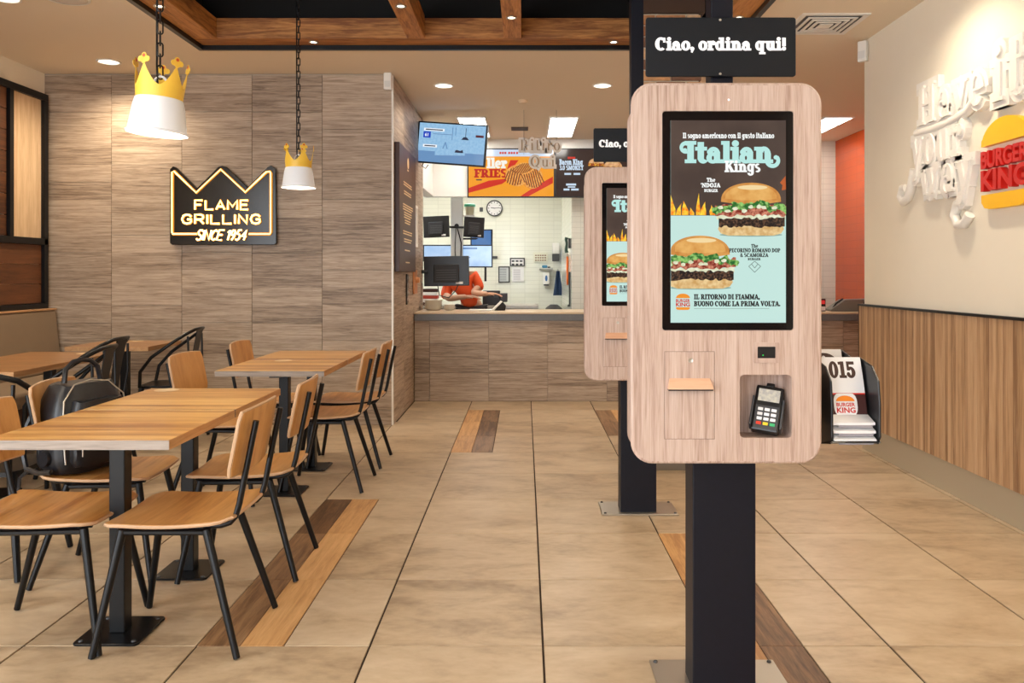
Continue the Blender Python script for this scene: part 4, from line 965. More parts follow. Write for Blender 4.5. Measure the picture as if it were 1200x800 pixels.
# header sign
K2 = 2.43/F
def SP(px, py): return ((px - CX)*K2 - KX, CH - (py - CY)*K2)
a = SP(756.5, 90); b_ = SP(932, 21)
sg = MB().prism(rrect(a[0], b_[0], a[1], b_[1], .008, 4), -.076, -.066).build('header_sign', plain('header_blue_black', srgb(15, 18, 24), .45, spec=.3, noise=.1, nscale=14), kiosk, bevel=.0015, seg=1)
tx, tz = SP(767.5, 59.5); tx2, _ = SP(921, 59.5)
sz = 14.5*K2; m = MB(); wd = text_w('Ciao, ordina qui!', sz, -.01)
serif(m, 'Ciao, ordina qui!', tx, tz, sz, -.0768, 0, 'L', .025, -.01, sx=(tx2-tx)/wd); m.build('sign_lettering', plain('sign_white', srgb(250, 250, 252), .5, emit=(1, 1, 1), es=.12), sg)
for py in (24, 87):
    q = SP(843.5, py); MB().lathe([(0, .001), (.003, .001), (.004, 0)], 10, Matrix.Translation((q[0], -.076, q[1])) @ Matrix.Rotation(PI/2, 4, 'X')).build('screw', M_steel, sg)

# --- screen picture
act = KR(786, 141, 921, 378)
SCRN = MB().box(act[0], act[1], YF+.0002, YF+.0016, act[2], act[3]).build('screen', screen('scr_teal', srgb(200, 234, 226), .95), kiosk)
LAY = [0]
def art(polys, mat, name, py=True):
    LAY[0] += 1; y = YF - .00010*LAY[0]; m = MB()
    for i, p in enumerate(polys): m.flat([KP(*q) for q in p] if py else p, y - 1.2e-5*(i % 5))
    return m.build(name, mat, SCRN)
def clipx(poly): return [(min(921, max(786, x)), y) for x, y in poly]
def blobby(cx, cy, rx, ry, n, amp, seed, a0=0, a1=360):
    rnd = random.Random(seed); return [(cx + rx*math.cos(math.radians(a0+(a1-a0)*i/n))*(1+rnd.uniform(-amp, amp)), cy - ry*math.sin(math.radians(a0+(a1-a0)*i/n))*(1+rnd.uniform(-amp, amp))) for i in range(n)]
def strip(x0, x1, yt, yb, seed, amp=1.2, n=26):
    rnd = random.Random(seed); top = [(x0 + (x1-x0)*i/n, yt + rnd.uniform(-amp, amp)) for i in range(n+1)]; bot = [(x1 - (x1-x0)*i/n, yb + rnd.uniform(-amp, amp)) for i in range(n+1)]
    return clipx(top + bot)
art([[(786, 141), (921, 141), (921, 252.5), (786, 252.5)]], screen('scr_brown', srgb(70, 56, 50), 1.0, srgb(84, 68, 60), 8), 'picture_backdrop')
fl = []
for (x, w_, h_, s) in ((788, 7, 24, 1), (795, 6, 14, 2), (803, 8, 17, 3), (811, 5, 9, 4), (818, 5, 26, 5), (824, 7, 16, 6), (835, 6, 12, 7)):
    rnd = random.Random(s); sw = rnd.uniform(-4, 4)
    fl.append(clipx([(x-w_/2, 252), (x-w_/2+rnd.uniform(-1, 1), 252-h_*.4), (x-w_*.2+sw*.5, 252-h_*.7), (x+sw, 252-h_), (x+w_*.25+sw*.3, 252-h_*.6), (x+w_/2, 252-h_*.3), (x+w_/2, 252)]))
art(fl, screen('scr_flame', srgb(236, 120, 16), 1.1, srgb(255, 214, 60), 90), 'flame_picture')
art([[(914, 214), (920.5, 206), (921, 222), (916, 223), (917, 217)]], screen('scr_flame2', srgb(190, 92, 40), 1.0), 'ember_picture')
S_bun = screen('scr_bun', srgb(196, 126, 54), 1.0, srgb(222, 160, 84), 30); S_bun2 = screen('scr_bun_mid', srgb(214, 150, 72), 1.0, srgb(232, 178, 100), 30); S_bun3 = screen('scr_bun_shine', srgb(244, 216, 160), 1.0); S_bunlo = screen('scr_bun_low', srgb(206, 160, 96), 1.0, srgb(236, 206, 150), 60)
S_green = screen('scr_lettuce', srgb(30, 104, 40), 1.0, srgb(150, 204, 110), 90, lo=.42, hi=.62); S_white = screen('scr_cheese', srgb(236, 240, 214), 1.0, srgb(214, 214, 176), 60)
S_patty = screen('scr_patty', srgb(28, 20, 18), 1.0, srgb(120, 84, 60), 150, lo=.45, hi=.75); S_bacon = screen('scr_bacon', srgb(128, 36, 24), 1.0, srgb(226, 150, 120), 110, lo=.4, hi=.7)
S_shadow = screen('scr_soft_shade', srgb(140, 170, 160), 1.0)
def burger(cx, y0, w_, h_, seed):
    """y0 = top of bun (px); w_, h_ = full size (px)"""
    X = lambda u: cx + u*w_; Y = lambda v: y0 + v*h_
    art([clipx(ell(X(0), Y(.985), .42*w_, .035*h_))], S_shadow, 'burger_shade_picture')
    lo = clipx([(X(-.42), Y(.80))] + [(X(.42), Y(.80)), (X(.44), Y(.88)), (X(.40), Y(.96)), (X(.30), Y(1.0)), (X(-.30), Y(1.0)), (X(-.40), Y(.96)), (X(-.44), Y(.88))])
    art([lo], S_bunlo, 'lower_bun_picture')
    art([strip(X(-.46), X(.46), Y(.60), Y(.70), seed+3, .02*h_)], S_white, 'cheese_picture')
    art([strip(X(-.43), X(.45), Y(.675), Y(.83), seed, .025*h_)], S_patty, 'patty_picture')
    top = clipx([(X(-.40), Y(.36))] + [(X(.40*math.cos(math.radians(180-i*9)))*1.0, Y(.36) - .36*h_*math.sin(math.radians(180-i*9))**.8) for i in range(1, 20)] + [(X(.40), Y(.36)), (X(.2), Y(.40)), (X(-.2), Y(.40))])
    art([top], S_bun, 'upper_bun_picture')
    art([clipx([(X(0) + (p[0]-X(0))*.86, Y(.22) + (p[1]-Y(.22))*.72 - .02*h_) for p in top])], S_bun2, 'upper_bun_picture')
    art([clipx(ell(X(.02), Y(.09), .20*w_, .045*h_, n=20))], S_bun3, 'bun_shine_picture')
    art([strip(X(-.48), X(.48), Y(.43), Y(.62), seed+1, .03*h_)], S_bacon, 'bacon_picture')
    rnd = random.Random(seed+9); lv = []
    for i in range(15):
        u = -.48 + .96*i/14; lv.append(clipx(blobby(X(u), Y(.39 + .10*abs(u)*2 + rnd.uniform(-.03, .05)), .055*w_, .065*h_, 10, .35, seed+i)))
    art(lv, S_green, 'lettuce_picture')
    wv = [clipx(blobby(X(-.40 + .1*i + rnd.uniform(-.03, .03)), Y(.50 + rnd.uniform(-.05, .05)), .035*w_, .035*h_, 8, .3, seed+40+i)) for i in range(8)]
    art(wv, S_white, 'onion_picture')
burger(880, 214, 88, 62, 11)
burger(820, 276, 88, 62, 31)
def stext(s, xl, xr, yb, cap, mat, name, align='fit', grow=.02, track=.0):
    LAY[0] += 1; y = YF - .00010*LAY[0]; sz = cap*K1; wd = text_w(s, sz, track)
    x, z = KP(xl, yb); xe, _ = KP(xr, yb); m = MB(); serif(m, s, x, z, sz, y, 0, 'L', grow, track, sx=(xe-x)/wd)
    return m.build(name, mat, SCRN)
S_w = screen('scr_white', srgb(250, 252, 250), 1.0); S_mint = screen('scr_mint', srgb(184, 232, 226), 1.0); S_dk = screen('scr_dark', srgb(30, 28, 30), 1.0)
stext('Il sogno americano con il gusto italiano', 800, 907, 162, 6.2, S_w, 'tagline_lettering')
stext('Italian', 803, 906, 190.5, 24.5, S_mint, 'title_lettering', grow=.03, track=-.04)
def arcpts(cx, cy, r0, r1, a0, a1, w0, w1, n=16):
    o = []; i_ = []
    for i in range(n+1):
        u = i/n; a = math.radians(a0+(a1-a0)*u); r = r0+(r1-r0)*u; w_ = w0+(w1-w0)*u
        o.append((cx+(r+w_)*math.cos(a), cy-(r+w_)*math.sin(a))); i_.append((cx+(r-w_)*math.cos(a), cy-(r-w_)*math.sin(a)))
    return [[o[i], o[i+1], i_[i+1], i_[i]] for i in range(n)]
art(arcpts(803.5, 173, 5, 5.5, 60, 290, 2.6, 1.6) + [ell(802.5, 176, 2.6, 2.4, n=12)], S_mint, 'title_swash')
art(arcpts(905.5, 188, 7, 6, 180, 400, 2.6, 2.2) + [ell(909, 184.5, 2.8, 2.6, n=12)], S_mint, 'title_swash')
stext('Kings', 849, 891, 201.5, 13, S_w, 'title_lettering', grow=.02)
stext('The', 828, 838, 213, 4.5, S_w, 'caption_lettering'); stext("'NDOJA", 821, 844, 219.5, 5, S_w, 'caption_lettering'); stext('BURGER', 825, 841, 225, 3.4, S_w, 'caption_lettering')
stext('The', 880, 888, 290, 4, S_dk, 'caption_lettering'); stext('PECORINO ROMANO DOP', 854, 914, 295.5, 4.6, S_dk, 'caption_lettering'); stext('& SCAMORZA', 867, 900, 301, 4.4, S_dk, 'caption_lettering'); stext('BURGER', 876, 891, 304.8, 2.6, S_dk, 'caption_lettering')
dm = []
for (p, q) in (((877, 312), (884, 306)), ((884, 306), (891, 312)), ((891, 312), (884, 319)), ((884, 319), (877, 312)), ((880.5, 309.5), (884, 314)), ((887.5, 309.5), (884, 314))):
    L = math.hypot(q[0]-p[0], q[1]-p[1]); nx, ny = -(q[1]-p[1])/L*.4, (q[0]-p[0])/L*.4
    dm.append([(p[0]+nx, p[1]+ny), (q[0]+nx, q[1]+ny), (q[0]-nx, q[1]-ny), (p[0]-nx, p[1]-ny)])
art(dm, screen('scr_greyline', srgb(120, 140, 134)), 'diamond_emblem')
stext('IL RITORNO DI FIAMMA,', 813, 890, 350.5, 5.8, S_dk, 'slogan_lettering', grow=.03); stext('BUONO COME LA PRIMA VOLTA.', 813, 914, 358.5, 5.8, S_dk, 'slogan_lettering', grow=.03)
art([[(813, 361), (901, 361), (901, 361.7), (813, 361.7)]], screen('scr_fine', srgb(150, 176, 170)), 'fine_print')
lx, lz = KP(800, 353.5); LAY[0] += 2
logo(SCRN, lx, lz, 17.5*K1, YF - .0001*LAY[0], 0, screen('scr_logo_orange', srgb(240, 146, 40)), screen('scr_logo_red', srgb(206, 30, 22)))
tag(kiosk, 'nearer self ordering kiosk in pale wood, showing two burgers on its tall screen', 'kiosk', 'self ordering kiosks on black posts')
k2 = copy_tree(kiosk); k2.location = (.611, 4.34, 0)
tag(k2, 'farther self ordering kiosk half hidden behind the nearer one', 'kiosk', 'self ordering kiosks on black posts')

# --- card terminal in the recess
q = KP(905, 486)
ct_ = thing('card_terminal', 'black card payment terminal with a lit screen in the nearer kiosk recess', 'card terminal', (KX + q[0], KY + YF + .035, q[1] - .07))
R_ = Matrix.Translation((0, .012, .075)) @ Matrix.Rotation(math.radians(7), 4, 'Y') @ Matrix.Rotation(math.radians(-20), 4, 'Z') @ Matrix.Rotation(math.radians(-26), 4, 'X')
tb_ = MB().box(-.040, .040, -.018, .018, -.070, .072, R_).build('body', M_blkpl, ct_, bevel=.006, seg=2)
MB().box(-.047, -.040, -.022, .03, -.058, .035, R_).box(.040, .047, -.022, .03, -.058, .035, R_).build('cradle', M_dkgrey, ct_, bevel=.003)
MB().box(-.012, .012, -.012, .006, .070, .084, R_).build('cradle_clip', M_blkpl, ct_, bevel=.003)
MB().box(-.031, .031, -.0195, -.018, .022, .060, R_).build('display', screen('term_lcd', srgb(226, 214, 190), 1.0, srgb(190, 180, 170), 90), tb_)
MB().box(-.034, .034, -.0188, -.018, -.064, .008, R_).build('keypad', M_dkgrey, tb_)
for r in range(4):
    for c_ in range(3):
        mt = M_paper if r < 3 else (plain('key_red', srgb(214, 60, 40), .4), plain('key_yellow', srgb(236, 200, 50), .4), plain('key_green', srgb(60, 170, 110), .4))[c_]
        MB().box(-.027+.0195*c_, -.012+.0195*c_, -.0225, -.0188, -.009-.0148*r, .000-.0148*r, R_).build('key', mt, tb_, bevel=.001, seg=1)
MB().tube([(0, .03, .09), (.0, .05, .07), (0, .055, .02)], .008, 8).build('mount_arm', M_blkpl, ct_, smooth=True)

# --- number card holders hung on the kiosk side
def card_holder(loc, rz, lbl, clbl, num):
    t = thing('number_card_holder', lbl, 'holder', loc, rz, 'black number card holders')
    W = .122; h = .255
    prof = [(-.03, .0), (-.10, .012), (-.115, .035), (-.115, .13), (-.105, .20), (-.06, .24), (.03, .258), (.045, .25), (.045, 0)]
    for x in (0, W - .006 + .026):
        M = Matrix.Translation((x, 0, 0)) @ Matrix(((0,1,0,0),(1,0,0,0),(0,0,1,0),(0,0,0,1)))
        MB().prism([(p[0], p[1]) for p in prof], 0, .006, M).build('side_cheek', M_blkpl, t, bevel=.0015, seg=1)
    MB().box(.006, W+.02, .035, .045, 0, .25).build('back_plate', M_blkpl, t)
    MB().add([(0, -.114, .018), (W+.026, -.114, .018), (W+.026, -.03, -.002), (0, -.03, -.002), (0, -.108, .023), (W+.026, -.108, .023), (W+.026, -.03, .004), (0, -.03, .004)], [(0,3,2,1),(4,5,6,7),(0,1,5,4),(1,2,6,5),(2,3,7,6),(3,0,4,7)]).box(0, W+.026, -.03, .045, -.002, .004).build('tray', M_blkpl, t, bevel=.001, seg=1)
    # front number card (folded tent, leaning on the back) and the feet of the stacked cards
    c = thing('number_card', clbl, 'number card', loc, rz, 'folded number cards')
    xa, xb = .012, W+.014
    def P(u, v):  # u across, v up the card; two straight panels, gently curved
        z = .052 + .208*v; y = -.052 + .060*v**1.6 + .004*math.sin(PI*v)
        return (xa + (xb-xa)*u, y, z)
    def band(v0, v1, off=0, u0=0, u1=1): return lambda u, v: (lambda p: (p[0], p[1]-off, p[2]))(P(u0+(u1-u0)*u, v0+(v1-v0)*v))
    MB().thick(band(.49, 1.0), 4, 8, (0, .0015, 0)).build('upper_face', M_paper, c, smooth=True)
    MB().thick(band(0, .47), 4, 8, (0, .0015, 0)).build('lower_face', M_maroon, c, smooth=True)
    MB().thick(band(.47, .49), 4, 2, (0, .0015, 0)).build('red_band', M_red, c, smooth=True)
    MB().add([P(0, 1), P(1, 1), (xb, .030, .253), (xa, .030, .253)], [(0, 1, 2, 3)]).build('card_fold', M_paper, c)
    def wrap(mb0, y_off):  # lay flat art (x, z in 0..1 card space) on the curved card
        vv = [(lambda p: (p[0], p[1] - y_off, p[2]))(P(v[0], v[2])) for v in mb0.v]
        n = MB(); n.v = vv; n.f = mb0.f; return n
    m = MB(); serif(m, num, 0, 0, .26, 0, 0, 'L', .03, .02)
    xs = [v[0] for v in m.v]; w0, w1 = min(xs), max(xs)
    m.v = [(.17 + (v[0]-w0)/(w1-w0)*.66, v[1], .71 + v[2]*.86) for v in m.v]
    wrap(m, .0007).build('number', M_brown, c)
    # emblem
    bk = MB().flat(rrect(.20, .78, .17, .485, .12, 5), 0)
    bk = wrap(bk, .0006).build('emblem_backing', M_paper, c)
    bun = MB().flat([(.26, .375)] + [(.49 + .23*math.cos(math.radians(180-a)), .375 + .08*math.sin(math.radians(a))) for a in range(10, 171, 16)] + [(.72, .375)], 0)
    wrap(bun, .0010).build('emblem_bun', M_lorange, c)
    tt = MB()
    for s, zz, hh in (('BURGER', .30, .055), ('KING', .21, .078)):
        vs, fs = sans(s, 1.0, .03, 'LEFT'); X_ = [v[0] for v in vs]; Z_ = [v[2] for v in vs]
        tt.add([(.26 + (v[0]-min(X_))/(max(X_)-min(X_))*.46, 0, zz + (v[2]-min(Z_))/(max(Z_)-min(Z_))*hh) for v in vs], fs)
    wrap(tt, .0010).build('emblem_lettering', M_red, c)
    for k in range(3):
        z = .020 + .024*k; y0 = -.106 + .005*k
        f = MB().add([(xa, y0, z), (xb+.002, y0, z), (xb+.002, y0+.05, z+.016), (xa, y0+.05, z+.016), (xa, y0, z+.007), (xb+.002, y0, z+.007), (xb+.002, y0+.05, z+.023), (xa, y0+.05, z+.023)], [(0,3,2,1),(4,5,6,7),(0,1,5,4),(1,2,6,5),(2,3,7,6),(3,0,4,7)])
        f.build('card_foot', M_paper, c)
        MB().add([(xa+.012, y0-.0004, z-.008), (xb-.008, y0-.0004, z-.008), (xb-.003, y0-.0004, z-.0005), (xa+.020, y0-.0004, z-.0005)], [(0, 1, 2, 3)]).build('foot_print', plain('foot_grey', srgb(150, 146, 152), .5), c)
    # bracket to the kiosk
    return t
h1 = card_holder((.909, 2.475, .768), 0, 'front black card holder on the side of the nearer kiosk', 'white and maroon number card marked 015 in the front holder', '015')
h2 = card_holder((.925, 2.665, .775), 0, 'rear black card holder mostly hidden behind the front one', 'number card in the rear holder, partly hidden', '0')
hb = MB().box(.868, .935, 2.522, 2.548, .82, .97).build('holder_bracket', M_blkpl); tag(hb, 'black bracket joining the card holders to the nearer kiosk', 'bracket')

# ================================================================== WALL LETTERING ON THE RIGHT WALL
# sign plane: local x runs towards the viewer (-Y world), z up, front faces -X
def wallM(y0, z0): return Matrix.Translation((2.5, y0, z0)) @ Matrix.Rotation(-PI/2, 4, 'Z')
wl = thing('wall_lettering', 'white raised slogan lettering on the cream right wall', 'sign', (2.5, 4.6, 1.6))
wl.rotation_euler = (0, 0, -PI/2)
def wtext(s, y_l, zb, size, y_r, extra=None):
    """each letter a part: puffy backing with a raised letter on it"""
    x0, x1 = 4.6 - y_l, 4.6 - y_r; wd = text_w(s, size, .0); sx = (x1-x0)/wd; cx = x0
    for c in s:
        if c != ' ':
            m = MB()
            for i, poly in enumerate(glyph_shapes(c, 0, zb-1.6, size, .085)): m.prism([(cx + p[0]*sx, p[1]) for p in poly], -.040 - .0004*(i % 4), -.001)
            o = m.build('letter', M_letter, wl, bevel=0)
            m = MB()
            for i, poly in enumerate(glyph_shapes(c, 0, zb-1.6, size, -.03)): m.prism([(cx + p[0]*sx, p[1]) for p in poly], -.052 - .0004*(i % 4), -.038)
            m.build('raised_face', M_letter, o)
        cx += GLY[c][0]*size*sx
wtext('Have', 4.98, 2.20, .255, 4.24)
wtext('it', 4.19, 2.175, .30, 3.90)
wtext('your', 5.06, 1.95, .27, 4.46)
wtext('way', 4.95, 1.755, .255, 4.36)
for pts in ([(-.46, .355), (-.48, .30), (-.50, .24), (-.54, .18), (-.60, .16), (-.64, .20), (-.61, .25), (-.56, .245)], [(.17, .02), (.12, -.03), (.05, -.03), (.01, .03), (.05, .09), (.10, .09)], [(-.42, .575), (-.20, .565), (.02, .575), (.16, .60), (.22, .64)]):
    MB().tube([(p[0], -.024, p[1] + .0) for p in pts], .028, 10).build('swash', M_letter, wl, smooth=True)
lg = thing('burger_logo_sign', 'raised round logo sign with yellow bun halves and red words', 'sign', (2.5, 4.10, 1.865)); lg.rotation_euler = (0, 0, -PI/2)
logo(lg, 0, 0, .43, -.035, .034, M_yellow, M_red)

# ================================================================== SIDE WALL BOARD AND FITTINGS (face +X at x=-1.125)
def sideM(y): return Matrix.Translation((-1.125, y, 0)) @ Matrix.Rotation(PI/2, 4, 'Z')   # local x -> +Y, local -y -> +X
mbd = thing('wall_menu_panel', 'tall dark brown notice panel with cream lines of print on the side wall', 'notice board', (-1.125, 6.86, 1.31)); mbd.rotation_euler = (0, 0, PI/2)
pb = MB().box(0, 1.02, -.045, -.001, 0, 1.12).build('board', plain('board_brown', srgb(70, 38, 26), .45), mbd, bevel=.003)
M_cprint = plain('cream_print', srgb(236, 206, 160), .5)
rnd = random.Random(3)
for (z, n, wd) in ((.93, 1, .10), (.80, 2, .55), (.72, 2, .5), (.60, 3, .62), (.53, 3, .5), (.46, 2, .40), (.36, 2, .6), (.29, 2, .5), (.19, 1, .4), (.08, 1, .3)):
    for i in range(n): MB().box(.51-wd/2, .51+wd/2-rnd.uniform(0, .1), -.0458, -.045, z - i*.022, z - i*.022 + .011).build('print_line', M_cprint, pb)
MB().prism(ell(.51, 1.0, .05, .05, n=16), -.0458, -.045).build('print_emblem', M_cprint, pb)
nf = thing('framed_notice', 'small white framed notice on the side wall beside the order screen', 'notice', (-1.125, 7.94, 1.57)); nf.rotation_euler = (0, 0, PI/2)
plate('frame', [(0, 0), (.32, 0), (.32, .42), (0, .42)], [[(.03, .03), (.29, .03), (.29, .39), (.03, .39)]], -.018, -.001, M_white, nf)
MB().box(.03, .29, -.006, -.001, .03, .39).build('paper', M_paper, nf)
cp = thing('copper_wall_plate', 'copper coloured plate with a round knob on the side wall', 'switch', (-1.125, 7.98, 1.09)); cp.rotation_euler = (0, 0, PI/2)
MB().box(0, .22, -.02, -.001, 0, .24).build('plate', plain('copper', srgb(206, 142, 96), .35, metal=.5), cp, bevel=.006)
MB().lathe([(.03, 0), (.03, .03), (.024, .036), (0, .036)], 16, Matrix.Translation((.11, -.02, .14)) @ Matrix.Rotation(PI/2, 4, 'X')).build('knob', plain('copper_knob', srgb(226, 170, 124), .3, metal=.4), cp, smooth=True)
bh = thing('black_bottle_rail', 'narrow black rail with silver studs on the side wall below the notice panel', 'rail', (-1.125, 7.52, 1.0)); bh.rotation_euler = (0, 0, PI/2)
MB().box(0, .07, -.012, -.001, 0, .29).build('backplate', M_blkpl, bh, bevel=.003)
for k in range(4): MB().lathe([(.022, 0), (.022, .012), (.012, .02), (0, .02)], 12, Matrix.Translation((.035, -.012, .04 + .07*k)) @ Matrix.Rotation(PI/2, 4, 'X')).build('stud', M_steel, bh, smooth=True)

# ================================================================== SCREENS OVER THE COUNTER
def flat_screen(name, lbl, cat, loc, w_, h_, rot, mat, group=None, depth=.05):
    t = thing(name, lbl, cat, loc, 0, group); t.rotation_euler = rot
    MB().box(-w_/2-.016, w_/2+.016, 0, depth, -h_/2-.016, h_/2+.016).build('housing', M_blkpl, t, bevel=.004)
    s = MB().box(-w_/2, w_/2, -.0015, .0, -h_/2, h_/2).build('screen', mat, t)
    return t, s
class Art:
    def __init__(s, scr_, w_, h_, ax, ay): s.s = scr_; s.w = w_; s.h = h_; s.ax = ax; s.ay = ay; s.n = 0     # art space ax x ay units, origin bottom left
    def P(s, x, y): return ((x/s.ax - .5)*s.w, (y/s.ay - .5)*s.h)
    def poly(s, ps, mat, name): 
        s.n += 1; m = MB()
        for i, p in enumerate(ps): m.flat([s.P(*q) for q in p], -.0016 - .0006*s.n - 3e-5*(i % 4))
        return m.build(name, mat, s.s)
    def text(s, t, x0, x1, y, cap, mat, name, grow=.02):
        s.n += 1; m = MB(); sz = cap/s.ay*s.h; X0, Z = s.P(x0, y); X1, _ = s.P(x1, y); serif(m, t, X0, Z, sz, -.0016 - .0006*s.n, 0, 'L', grow, 0, sx=(X1-X0)/text_w(t, sz, 0)); return m.build(name, mat, s.s)
# order status screen, tilted, on the side wall
c0 = PX(529, 168.5, 8.35)
tv, tvs = flat_screen('order_screen', 'tilted order status screen with a pale blue kitchen picture', 'screen', c0, .715, .405, (math.radians(2), math.radians(5.2), math.radians(-9)), screen('tv_blue', srgb(142, 188, 226), .95, srgb(160, 202, 234), 40))
A_ = Art(tvs, .715, .405, 84, 50)
T_w = screen('tv_white', srgb(244, 248, 252), 1.0); T_d = screen('tv_dark', srgb(38, 46, 70), 1.0); T_m = screen('tv_mid', srgb(106, 146, 190), 1.0); T_b = screen('tv_royal', srgb(30, 70, 190), 1.0)
A_.poly([[(0, 0), (84, 0), (84, 14), (60, 14), (60, 11), (22, 9), (22, 14), (0, 14)]], T_m, 'picture_worktop')
A_.poly([[(6, 40), (32, 40), (32, 43.5), (6, 43.5)], [(6, 19), (24, 19), (24, 22.5), (6, 22.5)]], T_w, 'picture_pill')
A_.poly([[(5.5, 31), (15, 31), (15, 39), (5.5, 39)]], T_b, 'number_tile')
vs, fs = sans('61', 1.0, .03, 'CENTER'); q = A_.P(10.2, 33)
MB().add([(q[0] + v[0]*.045, -.006, q[1] + v[2]*.045) for v in vs], fs).build('order_number', T_w, tvs, fixn=False)
A_.poly([[(8, 41), (30, 41), (30, 42.4), (8, 42.4)]], T_d, 'small_print'); A_.poly([[(8, 20), (22, 20), (22, 21.4), (8, 21.4)]], T_d, 'small_print')
A_.poly([[(54, 31), (64, 31), (61, 34.5), (59.7, 34.5), (59.7, 46), (59, 46), (59, 34.5), (57, 34.5)]], T_d, 'picture_lamp')
A_.poly([[(18, 36), (42, 36), (42, 37), (18, 37)], [(42, 30), (43, 30), (43, 46), (42, 46)], [(46, 36), (47, 36), (47, 46), (46, 46)]], T_m, 'picture_pipe')
A_.poly([[(72, 35), (82, 35), (82, 38), (72, 38)]], screen('tv_sausage', srgb(90, 40, 50), 1.0), 'picture_plate')
A_.poly([[(31, 18), (34, 27), (35, 27), (38, 18), (36.5, 18), (34.5, 24), (32.5, 18)]], T_m, 'picture_stool')
A_.poly([[(47, 14), (58, 14), (57, 18), (54, 16.5), (50, 17.5), (48, 17)]], T_d, 'picture_bottle')
MB().tube([(-.34, .05, 0), (-.40, .10, 0), (-.46, .12, 0)], .018, 8).build('wall_arm', M_blkpl, tv, smooth=True)
MB().tube([(-.30, .06, -.2), (-.32, .07, -.25), (-.28, .07, -.27), (-.25, .06, -.23)], .006, 6).build('cable', M_dkgrey, tv, smooth=True)
# menu boards on the bulkhead
YM = 10.04
def board(px0, px1, py0, py1, lbl, mat):
    a = PX(px0, py1, YM); b_ = PX(px1, py0, YM); w_, h_ = b_.x - a.x - .024, b_.z - a.z - .024
    t, s = flat_screen('menu_board', lbl, 'screen', ((a.x+b_.x)/2, YM, (a.z+b_.z)/2), w_, h_, (0, 0, 0), mat, 'menu boards above the counter')
    return Art(s, w_, h_, px1-px0, py1-py0)
O = screen('mb_orange', srgb(246, 160, 34), .95); Rd = screen('mb_red', srgb(214, 48, 30), .95)
B1 = board(548, 650, 174, 231, 'orange menu board advertising fries above the counter', O)
B1.poly([[(0, 4), (0, 10), (24, 19), (50, 22), (40, 15)], [(62, 0), (72, 0), (101, 16), (101, 24), (80, 12)], [(50, 44), (60, 44), (54, 36), (46, 33)]], Rd, 'red_stripe_picture')
B1.poly([[(0, 48.5), (101.5, 48.5), (101.5, 57), (0, 57)]], screen('mb_sky', srgb(206, 222, 244), .95), 'header_strip')
B1.poly([[(x_, 51.5), (x_ + 2.2, 51.5), (x_ + 2.2, 54), (x_, 54)] for x_ in (37, 40, 43, 47.5, 50.5, 53.5, 57)], Rd, 'header_print')['kind'] = 'stuff'
B1.text('ller', 22, 46, 34.5, 12, screen('mb_white', srgb(250, 246, 236), .95), 'title_lettering', .04)
B1.text('FRIES', 7, 46, 23, 10, screen('mb_deepred', srgb(196, 36, 24), .95), 'title_lettering', .03)
B1.poly([[(9, 19.3), (16, 19.3), (16, 20.6), (9, 20.6)]], T_d, 'price_print')
def fries(cx, cy, rx, ry, sd, tilt):
    B1.poly([[(cx + rx*math.cos(math.radians(a_)), cy + ry*math.sin(math.radians(a_))) for a_ in range(0, 360, 15)]], screen('mb_fries', srgb(222, 130, 48), .95, srgb(248, 186, 100), 60), 'fries_picture')
    st = []
    for k in range(-4, 5):
        u = k/4.6*rx; hh = ry*math.sqrt(max(0, 1-(k/4.6)**2))*.9; st.append([(cx+u-.7-tilt, cy-hh), (cx+u+.7-tilt, cy-hh), (cx+u+.7+tilt, cy+hh), (cx+u-.7+tilt, cy+hh)])
    B1.poly(st, screen('mb_fries_dark', srgb(122, 58, 26), .95), 'fries_ridge_picture')
fries(58, 25, 14, 13, 1, 2.5); fries(76, 23, 13, 14, 2, -3); fries(66, 34, 12, 7, 3, 4)
Bk = screen('mb_dark', srgb(58, 42, 38), .9); W_ = screen('mb_pale', srgb(206, 226, 244), .95)
B2 = board(650.5, 752, 174, 231, 'dark menu board with two burger pictures beside the orange one', Bk)
B2.poly([[(14, 45.5), (23, 45.5), (23, 48), (14, 48)]], Rd, 'new_flag')
B2.text('Bacon King', 4, 32, 38.5, 6.5, W_, 'title_lettering', .03); B2.text('3.0 SMOKEY', 4, 33, 32, 5.5, W_, 'title_lettering', .03)
B2.poly([[(10, 26), (18, 26), (18, 28.4), (10, 28.4)], [(21, 26), (29, 26), (29, 28.4), (21, 28.4)], [(12, 13), (24, 13), (24, 15.5), (12, 15.5)], [(9, 7), (16, 7), (16, 9.4), (9, 9.4)], [(18, 7), (27, 7), (27, 9.4), (18, 9.4)], [(14, 10.5), (23, 10.5), (23, 12), (14, 12)]], W_, 'price_print')
def mini(cx, cy, s_):
    B2.poly([[(cx - s_, cy)] + [(cx + s_*math.cos(math.radians(a_)), cy + s_*.7*math.sin(math.radians(a_))) for a_ in range(170, 0, -12)] + [(cx + s_, cy)]], screen('mb_bun', srgb(196, 134, 84), .95, srgb(236, 190, 140), 20), 'bun_picture')
    B2.poly([[(cx - s_*1.05, cy-s_*.35), (cx + s_*1.05, cy-s_*.35), (cx + s_*1.08, cy), (cx - s_*1.08, cy+.5)]], screen('mb_fill', srgb(140, 40, 24), .95, srgb(230, 170, 60), 40, lo=.45, hi=.6), 'filling_picture')
    B2.poly([[(cx - s_, cy-s_*.6), (cx + s_, cy-s_*.6), (cx + s_, cy-s_*.35), (cx - s_, cy-s_*.35)]], screen('mb_patty', srgb(60, 30, 20), .95), 'patty_picture')
mini(48, 40, 9); mini(50, 18, 9); mini(68, 36, 11)
board(753, 854, 174, 231, 'dark menu board hidden behind the kiosks', Bk)

